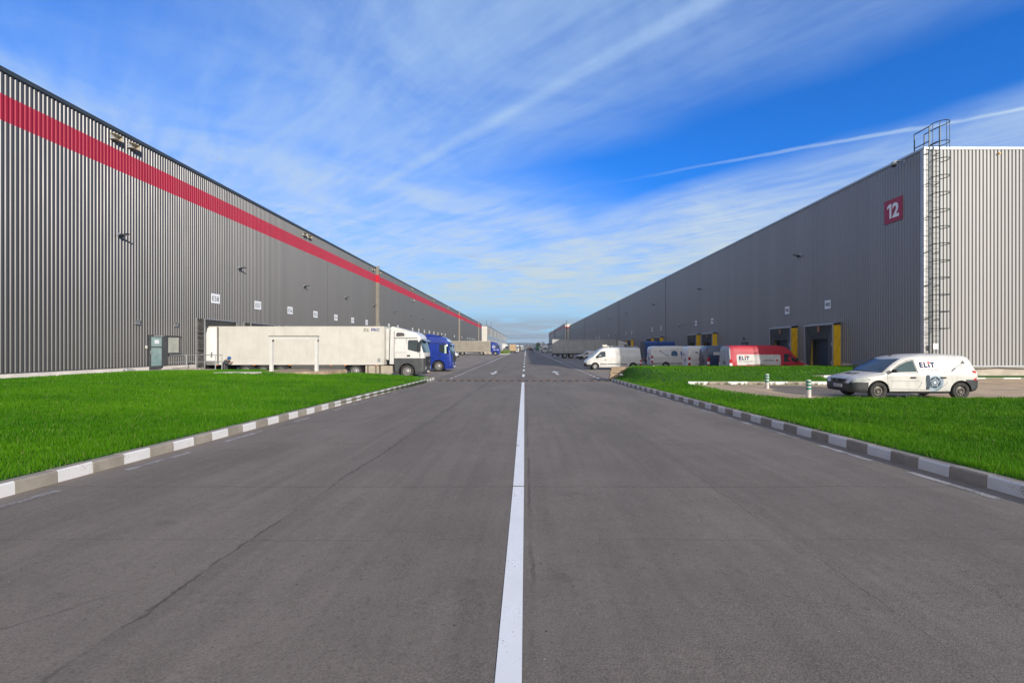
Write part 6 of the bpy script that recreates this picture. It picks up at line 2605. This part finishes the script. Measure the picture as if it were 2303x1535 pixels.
def person(label, loc, rz, J, cloth, shoe, hat, scale=1.0):
    t = thing('person', label, 'person', loc, rz, None, scale)
    bones = [('pelvis', 'waist'), ('waist', 'chest'), ('chest', 'neck'), ('neck', 'head'), ('head', 'crown')]
    for s in ('l', 'r'):
        bones += [('pelvis', s + 'hip'), (s + 'hip', s + 'knee'), (s + 'knee', s + 'ankle'), (s + 'ankle', s + 'toe'), ('chest', s + 'sh'), (s + 'sh', s + 'elbow'), (s + 'elbow', s + 'wrist'), (s + 'wrist', s + 'palm')]
        w = Vector(J[s + 'palm'][0])
        d = (w - Vector(J[s + 'wrist'][0])).normalized()
        sidev = d.cross(Vector((1, 0, 0))).normalized()
        fwd = d.cross(sidev)
        for k in range(4):
            base = w + sidev * (.026 * (k - 1.5)) + d * .02
            L = (.075, .085, .08, .065)[k]
            J[s + 'f%d' % k] = (tuple(base + d * L * .6), .009)
            J[s + 'g%d' % k] = (tuple(base + d * L + fwd * .022), .008)
            bones += [(s + 'palm', s + 'f%d' % k), (s + 'f%d' % k, s + 'g%d' % k)]
        J[s + 't'] = (tuple(w - d * .03 + sidev * .055 + fwd * .02), .010)
        bones.append((s + 'palm', s + 't'))
    zs = [J[s + 'ankle'][0][2] for s in ('l', 'r')]
    hands = [Vector(J[s + 'palm'][0]) for s in ('l', 'r')]
    head = Vector(J['head'][0])

    def mf(c):
        if min((c - h).length for h in hands) < .13: return 1
        if (c - head).length < .15: return 1
        if c.z < .10: return 2
        return 0
    skinned('body', J, bones, t, [cloth, SKIN, shoe], mf)
    mb = MB()
    hd = Vector(J['crown'][0]) * .6 + head * .4
    ax = (Vector(J['crown'][0]) - head).normalized()
    bm = bmesh.new()
    bmesh.ops.create_uvsphere(bm, u_segments=14, v_segments=10, radius=.135)
    mb.add([tuple(hd + Vector((v.co.x, v.co.y * .9, v.co.z))) for v in bm.verts if True], [tuple(v.index for v in f.verts) for f in bm.faces])
    bm.free()
    mb.build('hood', hat, t, smooth=60)
    return t


GREYC = plain('grey_coverall', (0.060, 0.062, 0.068), .8, 0, .2, 6)
J = {'pelvis': ((0, 0, .93), (.17, .16)), 'waist': ((.03, 0, 1.08), (.18, .165)), 'chest': ((.16, 0, 1.31), (.20, .17)), 'neck': ((.26, 0, 1.42), .07), 'head': ((.34, 0, 1.46), .09), 'crown': ((.40, 0, 1.58), .085),
     'lhip': ((0, .10, .88), .11), 'lknee': ((.10, .11, .48), .075), 'lankle': ((-.02, .11, .09), .05), 'ltoe': ((.16, .12, .04), .045),
     'rhip': ((0, -.10, .88), .11), 'rknee': ((.16, -.11, .50), .075), 'rankle': ((.10, -.11, .09), .05), 'rtoe': ((.28, -.12, .04), .045),
     'lsh': ((.17, .20, 1.33), .075), 'lelbow': ((.36, .25, 1.14), .055), 'lwrist': ((.52, .12, 1.20), .04), 'lpalm': ((.60, .08, 1.22), .038),
     'rsh': ((.17, -.20, 1.33), .075), 'relbow': ((.38, -.26, 1.13), .055), 'rwrist': ((.54, -.14, 1.19), .04), 'rpalm': ((.62, -.10, 1.21), .038)}
person('person in grey work clothes and a blue hood, bent forward at the lorry tail', (-21.85, 33.05, 0.0), R(-10), J, GREYC, BLACK, plain('blue_hood', (0.02, 0.10, 0.30), .8))
J = {'pelvis': ((0, 0, .95), (.16, .14)), 'waist': ((0.01, 0, 1.10), (.16, .14)), 'chest': ((.03, 0, 1.35), (.19, .14)), 'neck': ((.05, 0, 1.50), .06), 'head': ((.07, 0, 1.60), .085), 'crown': ((.07, 0, 1.73), .085),
     'lhip': ((0, .10, .90), .10), 'lknee': ((.22, .10, .52), .07), 'lankle': ((.30, .10, .09), .045), 'ltoe': ((.46, .10, .05), .04),
     'rhip': ((0, -.10, .90), .10), 'rknee': ((-.08, -.10, .50), .07), 'rankle': ((-.42, -.10, .16), .045), 'rtoe': ((-.32, -.10, .05), .04),
     'lsh': ((.03, .19, 1.42), .065), 'lelbow': ((-.12, .25, 1.16), .05), 'lwrist': ((-.02, .26, .93), .035), 'lpalm': ((.02, .26, .86), .036),
     'rsh': ((.03, -.19, 1.42), .065), 'relbow': ((.10, -.25, 1.16), .05), 'rwrist': ((.26, -.26, 1.0), .035), 'rpalm': ((.32, -.26, .96), .036)}
person('person in dark clothes striding across the far road', (2.45, 152.0, 0.0), R(180), J, plain('dark_coat', (0.018, 0.02, 0.025), .8), BLACK, plain('dark_hair', (0.02, 0.018, 0.016), .8))


# ------------------------------------------------------------------ planted island, far distance
mb = MB()
isl = [(-8.6, 150), (-5.9, 150), (-5.7, 152), (-5.7, 176), (-8.6, 177)]
mb.prism([(x, y, -.02) for x, y in isl], (0, 0, .16), 0)
o = mb.build('traffic_island', KERBW)
o['kind'] = 'structure'
mb = MB()
for i in range(2600):
    x, y = -8.3 + 2.2 * random.random(), 150.6 + 25.8 * random.random()
    h = .5 + .9 * random.random() ** 2
    a = random.random() * 6.28
    w = .10
    mb.add([(x - w, y, .13), (x + w, y, .13), (x + .4 * h * math.cos(a), y + .4 * h * math.sin(a), .13 + h)], [(0, 1, 2)])
setting(mb.build('island_grass', plain('rough_grass', (0.10, 0.15, 0.03), .8, 0, .5, 3)), 'stuff')

HILL = plain('hill_wood', (0.030, 0.045, 0.030), .95, 0, .2, .004)
mb = MB()
vs = []
n = 60
for i in range(n + 1):
    x = -1500 + 3000 * i / n
    h = 42 + 5 * math.sin(i * .35) + 3 * math.sin(i * 1.1) - max(0, (x - 0) / 60)
    for dy, k in ((0, 0.0), (120, .7), (300, 1.0), (700, .9), (1200, 0.0)):
        vs.append((x, 3000 + dy, -2 + h * k + (4 * math.sin(i * .8 + dy) if 0 < k < 1 else 0)))
mb.add(vs, [(5 * i + j, 5 * i + 5 + j, 5 * i + 6 + j, 5 * i + j + 1) for i in range(n) for j in range(4)])
setting(mb.build('hills', HILL, smooth=80))


# bare wood beyond the road's end: one mass of thin crowns
mb = MB()
for i in range(5200):
    x = -330 + 660 * random.random()
    y = 720 + 260 * random.random()
    h = 5 + 5.5 * random.random()
    base = Vector((x, y, h * (.35 + .6 * random.random())))
    for k in range(2):
        d = Vector((random.random() - .5, random.random() - .5, random.random() * .9)).normalized() * (1.2 + 1.8 * random.random())
        w = Vector((random.random() - .5, random.random() - .5, random.random() - .5)).normalized() * (.25 + .5 * random.random())
        mb.add([base - w, base + w, base + d], [(0, 1, 2)])
for i in range(500):
    x = -330 + 660 * random.random()
    y = 700 + 260 * random.random()
    mb.add([(x - .15, y, -.2), (x + .15, y, -.2), (x, y, 6)], [(0, 1, 2)])
setting(mb.build('woods', plain('bare_twigs', (0.115, 0.095, 0.095), .95, 0, .4, .05)), 'stuff')


def tree(loc, H, cr, label):
    t = thing('tree', label, 'tree', loc)
    mb = MB()
    mb.tube([(0, 0, -.2), (.05, 0, H * .3), (0, .05, H * .65)], [.25, .18, .08], 8)
    for k in range(9):
        a = k * 2.4
        mb.tube([(0, 0, H * (.28 + .04 * k)), (math.cos(a) * cr * .55, math.sin(a) * cr * .55, H * (.5 + .04 * k))], [.09, .03], 5)
    mb.build('trunk', plain('bark', (0.07, 0.055, 0.04), .9), t)
    mb = MB()
    for i in range(1600):
        a, b = random.random() * 6.28, math.acos(2 * random.random() - 1)
        r = cr * random.random() ** .4 * (1 + .25 * math.sin(3 * a + 2 * b))
        p = Vector((math.sin(b) * math.cos(a) * r, math.sin(b) * math.sin(a) * r, H * .64 + math.cos(b) * r * .9))
        u = Vector((random.random() - .5, random.random() - .5, random.random() - .5)).normalized() * .35
        w = Vector((random.random() - .5, random.random() - .5, random.random() - .5)).normalized() * .35
        mb.add([p - u, p + w, p + u], [(0, 1, 2)])
    mb.build('crown', plain('olive_leaf', (0.24, 0.22, 0.14), .85, 0, .4, .8), t)


tree((11.6, 430, 0), 7.6, 2.2, 'olive round-crowned tree behind the green tractor unit')
sil = thing('silo', 'white round-topped silo on legs behind the far box van', 'silo', (12.0, 320, 0))
mb = MB()
mb.lathe([(.3, 2.0), (1.35, 3.0), (1.4, 5.2), (1.1, 5.9), (.5, 6.3), (.02, 6.4)], (0, 0, 0), 'z', 20)
mb.build('tank', WHITE, sil, smooth=40)
mb = MB()
for a in range(4):
    mb.box(math.cos(a * 1.57 + .78) * 1.1 - .1, math.cos(a * 1.57 + .78) * 1.1 + .1, math.sin(a * 1.57 + .78) * 1.1 - .1, math.sin(a * 1.57 + .78) * 1.1 + .1, 0, 3.2)
mb.build('support_legs', STEEL, sil)
mb = MB()
mb.box(-.5, .5, -1.46, -1.38, 3.4, 4.6)
mb.build('panel', DKGREY, sil)

py_ = thing('pylon', 'thin lattice power pylon above the distant banded warehouse', 'pylon', (31.5, 560, 0))
mb = MB()
for sx in (-1, 1):
    for sy in (-1, 1):
        mb.tube([(sx * 1.6, sy * 1.6, 0), (sx * .5, sy * .5, 18), (0, 0, 24.5)], [.16, .12, .08], 5)
for z, w in ((15.5, 4), (18.5, 5), (21.5, 3.6)):
    mb.tube([(-w, 0, z), (w, 0, z)], .11, 5)
for k in range(8):
    z = 2 + 2 * k
    w0, w1 = 1.6 - 1.1 * z / 18, 1.6 - 1.1 * (z + 2) / 18
    mb.tube([(-w0, -w0, z), (w1, -w1, z + 2)], .06, 4)
    mb.tube([(w0, -w0, z), (-w1, -w1, z + 2)], .06, 4)
mb.build('lattice', DKSTEEL, py_)
GPL = 'power cables hanging across the end of the road'
for k, (za, zb_, xa, xb, sag) in enumerate(((21.5, 21.5, -110, 31.5, 9), (18.5, 18.5, -110, 27, 5.5), (18.5, 18.5, -110, 36, 7.5), (15.5, 15.5, -110, 28, 3.5), (15.5, 15.5, -110, 35, 5))):
    mb = MB()
    pts = []
    for i in range(41):
        u = i / 40
        pts.append((xa + (xb - xa) * u, 560 + 8 * k, za + (zb_ - za) * u + 4 * (1 - u) - 4 * sag * u * (1 - u) * .75))
    mb.tube(pts, .085, 4)
    tag(mb.build('power_cable', DKSTEEL), ['top power cable sagging lowest from the pylon tip', 'upper power cable left of the pylon arm', 'upper power cable right of the pylon arm', 'lower power cable left of the pylon arm', 'lower power cable right of the pylon arm'][k], 'cable', GPL)

ap = thing('airplane', 'tiny airliner high in the sky above the left warehouse', 'airplane', (-1346, 2000, 832), R(15), None, .42)
mb = MB()
mb.lathe([(.1, -19), (1.4, -16), (2.0, -10), (2.0, 10), (1.2, 15), (.3, 19)], (0, 0, 0), 'x', 14)
mb.build('fuselage', WHITE, ap, smooth=40)
mb = MB()
for sd in (1, -1):
    mb.prism([(3, sd * 1.5, -.6), (-2, sd * 17, .6), (-4, sd * 17, .6), (-3, sd * 1.5, -.6)], (0, 0, .35))
    mb.prism([(-14, sd * .8, .8), (-17, sd * 6, 1), (-18.5, sd * 6, 1), (-17.5, sd * .8, .8)], (0, 0, .25))
mb.build('wings', WHITE, ap)
mb = MB()
mb.prism([(-13, -.15, 1.5), (-17.5, -.15, 7), (-19, -.15, 7), (-18, -.15, 1)], (0, .3, 0))
mb.build('tail_fin', REDLENS, ap)


# air: far things fade to pale blue
mb = MB()
mb.box(-4200, 4200, -420, 8300, -8, 62)
hm = bpy.data.materials.new('haze_air')
hm.use_nodes = True
T = NT(hm.node_tree)
vol = T.node('ShaderNodeVolumePrincipled', {'Color': (0.62, 0.80, 1.0, 1), 'Density': 0.00019, 'Anisotropy': 0.0})
T.node('ShaderNodeOutputMaterial', {'Volume': vol.outputs[0]})
setting(mb.build('haze', hm), 'stuff')

# ------------------------------------------------------------------ parts that were shaped in pairs become one object each
def split_islands(o, most=40):
    bm = bmesh.new()
    bm.from_mesh(o.data)
    bm.verts.ensure_lookup_table()
    seen, groups = set(), []
    for v in bm.verts:
        if v.index in seen:
            continue
        stack, comp = [v], []
        seen.add(v.index)
        while stack:
            q = stack.pop()
            comp.append(q.index)
            for e in q.link_edges:
                w = e.other_vert(q)
                if w.index not in seen:
                    seen.add(w.index)
                    stack.append(w)
        groups.append(set(comp))
    bm.free()
    if not 1 < len(groups) <= most:
        return
    src = o.data
    for k, g in enumerate(groups):
        me = src.copy()
        b = bmesh.new()
        b.from_mesh(me)
        b.verts.ensure_lookup_table()
        bmesh.ops.delete(b, geom=[v for v in b.verts if v.index not in g], context='VERTS')
        b.to_mesh(me)
        b.free()
        if k == 0:
            o.data = me
        else:
            c = o.copy()
            c.data = me
            C.objects.link(c)


PAIRS = {'side_window', 'side_deflector', 'wing_mirror', 'door_handle', 'cab_glass', 'marker_light', 'roof_horn', 'black_section', 'amber_section', 'wiper', 'wings', 'tail_light',
         'crack', 'bracket', 'guide_mark', 'door_stripe', 'roof_light', 'base_flashing', 'door_frame', 'hand_rail', 'wall_bracket', 'support_legs', 'expansion_joint', 'plinth', 'side_tarpaulin', 'rubbing_strip', 'pane', 'hoop', 'sill'}
for o in [o for o in bpy.data.objects if o.type == 'MESH' and o.parent and o.name.split('.')[0] in PAIRS]:
    if o.parent.name.split('.')[0] in ('wall_lamp',) or o.data.users > 1:
        continue
    split_islands(o)
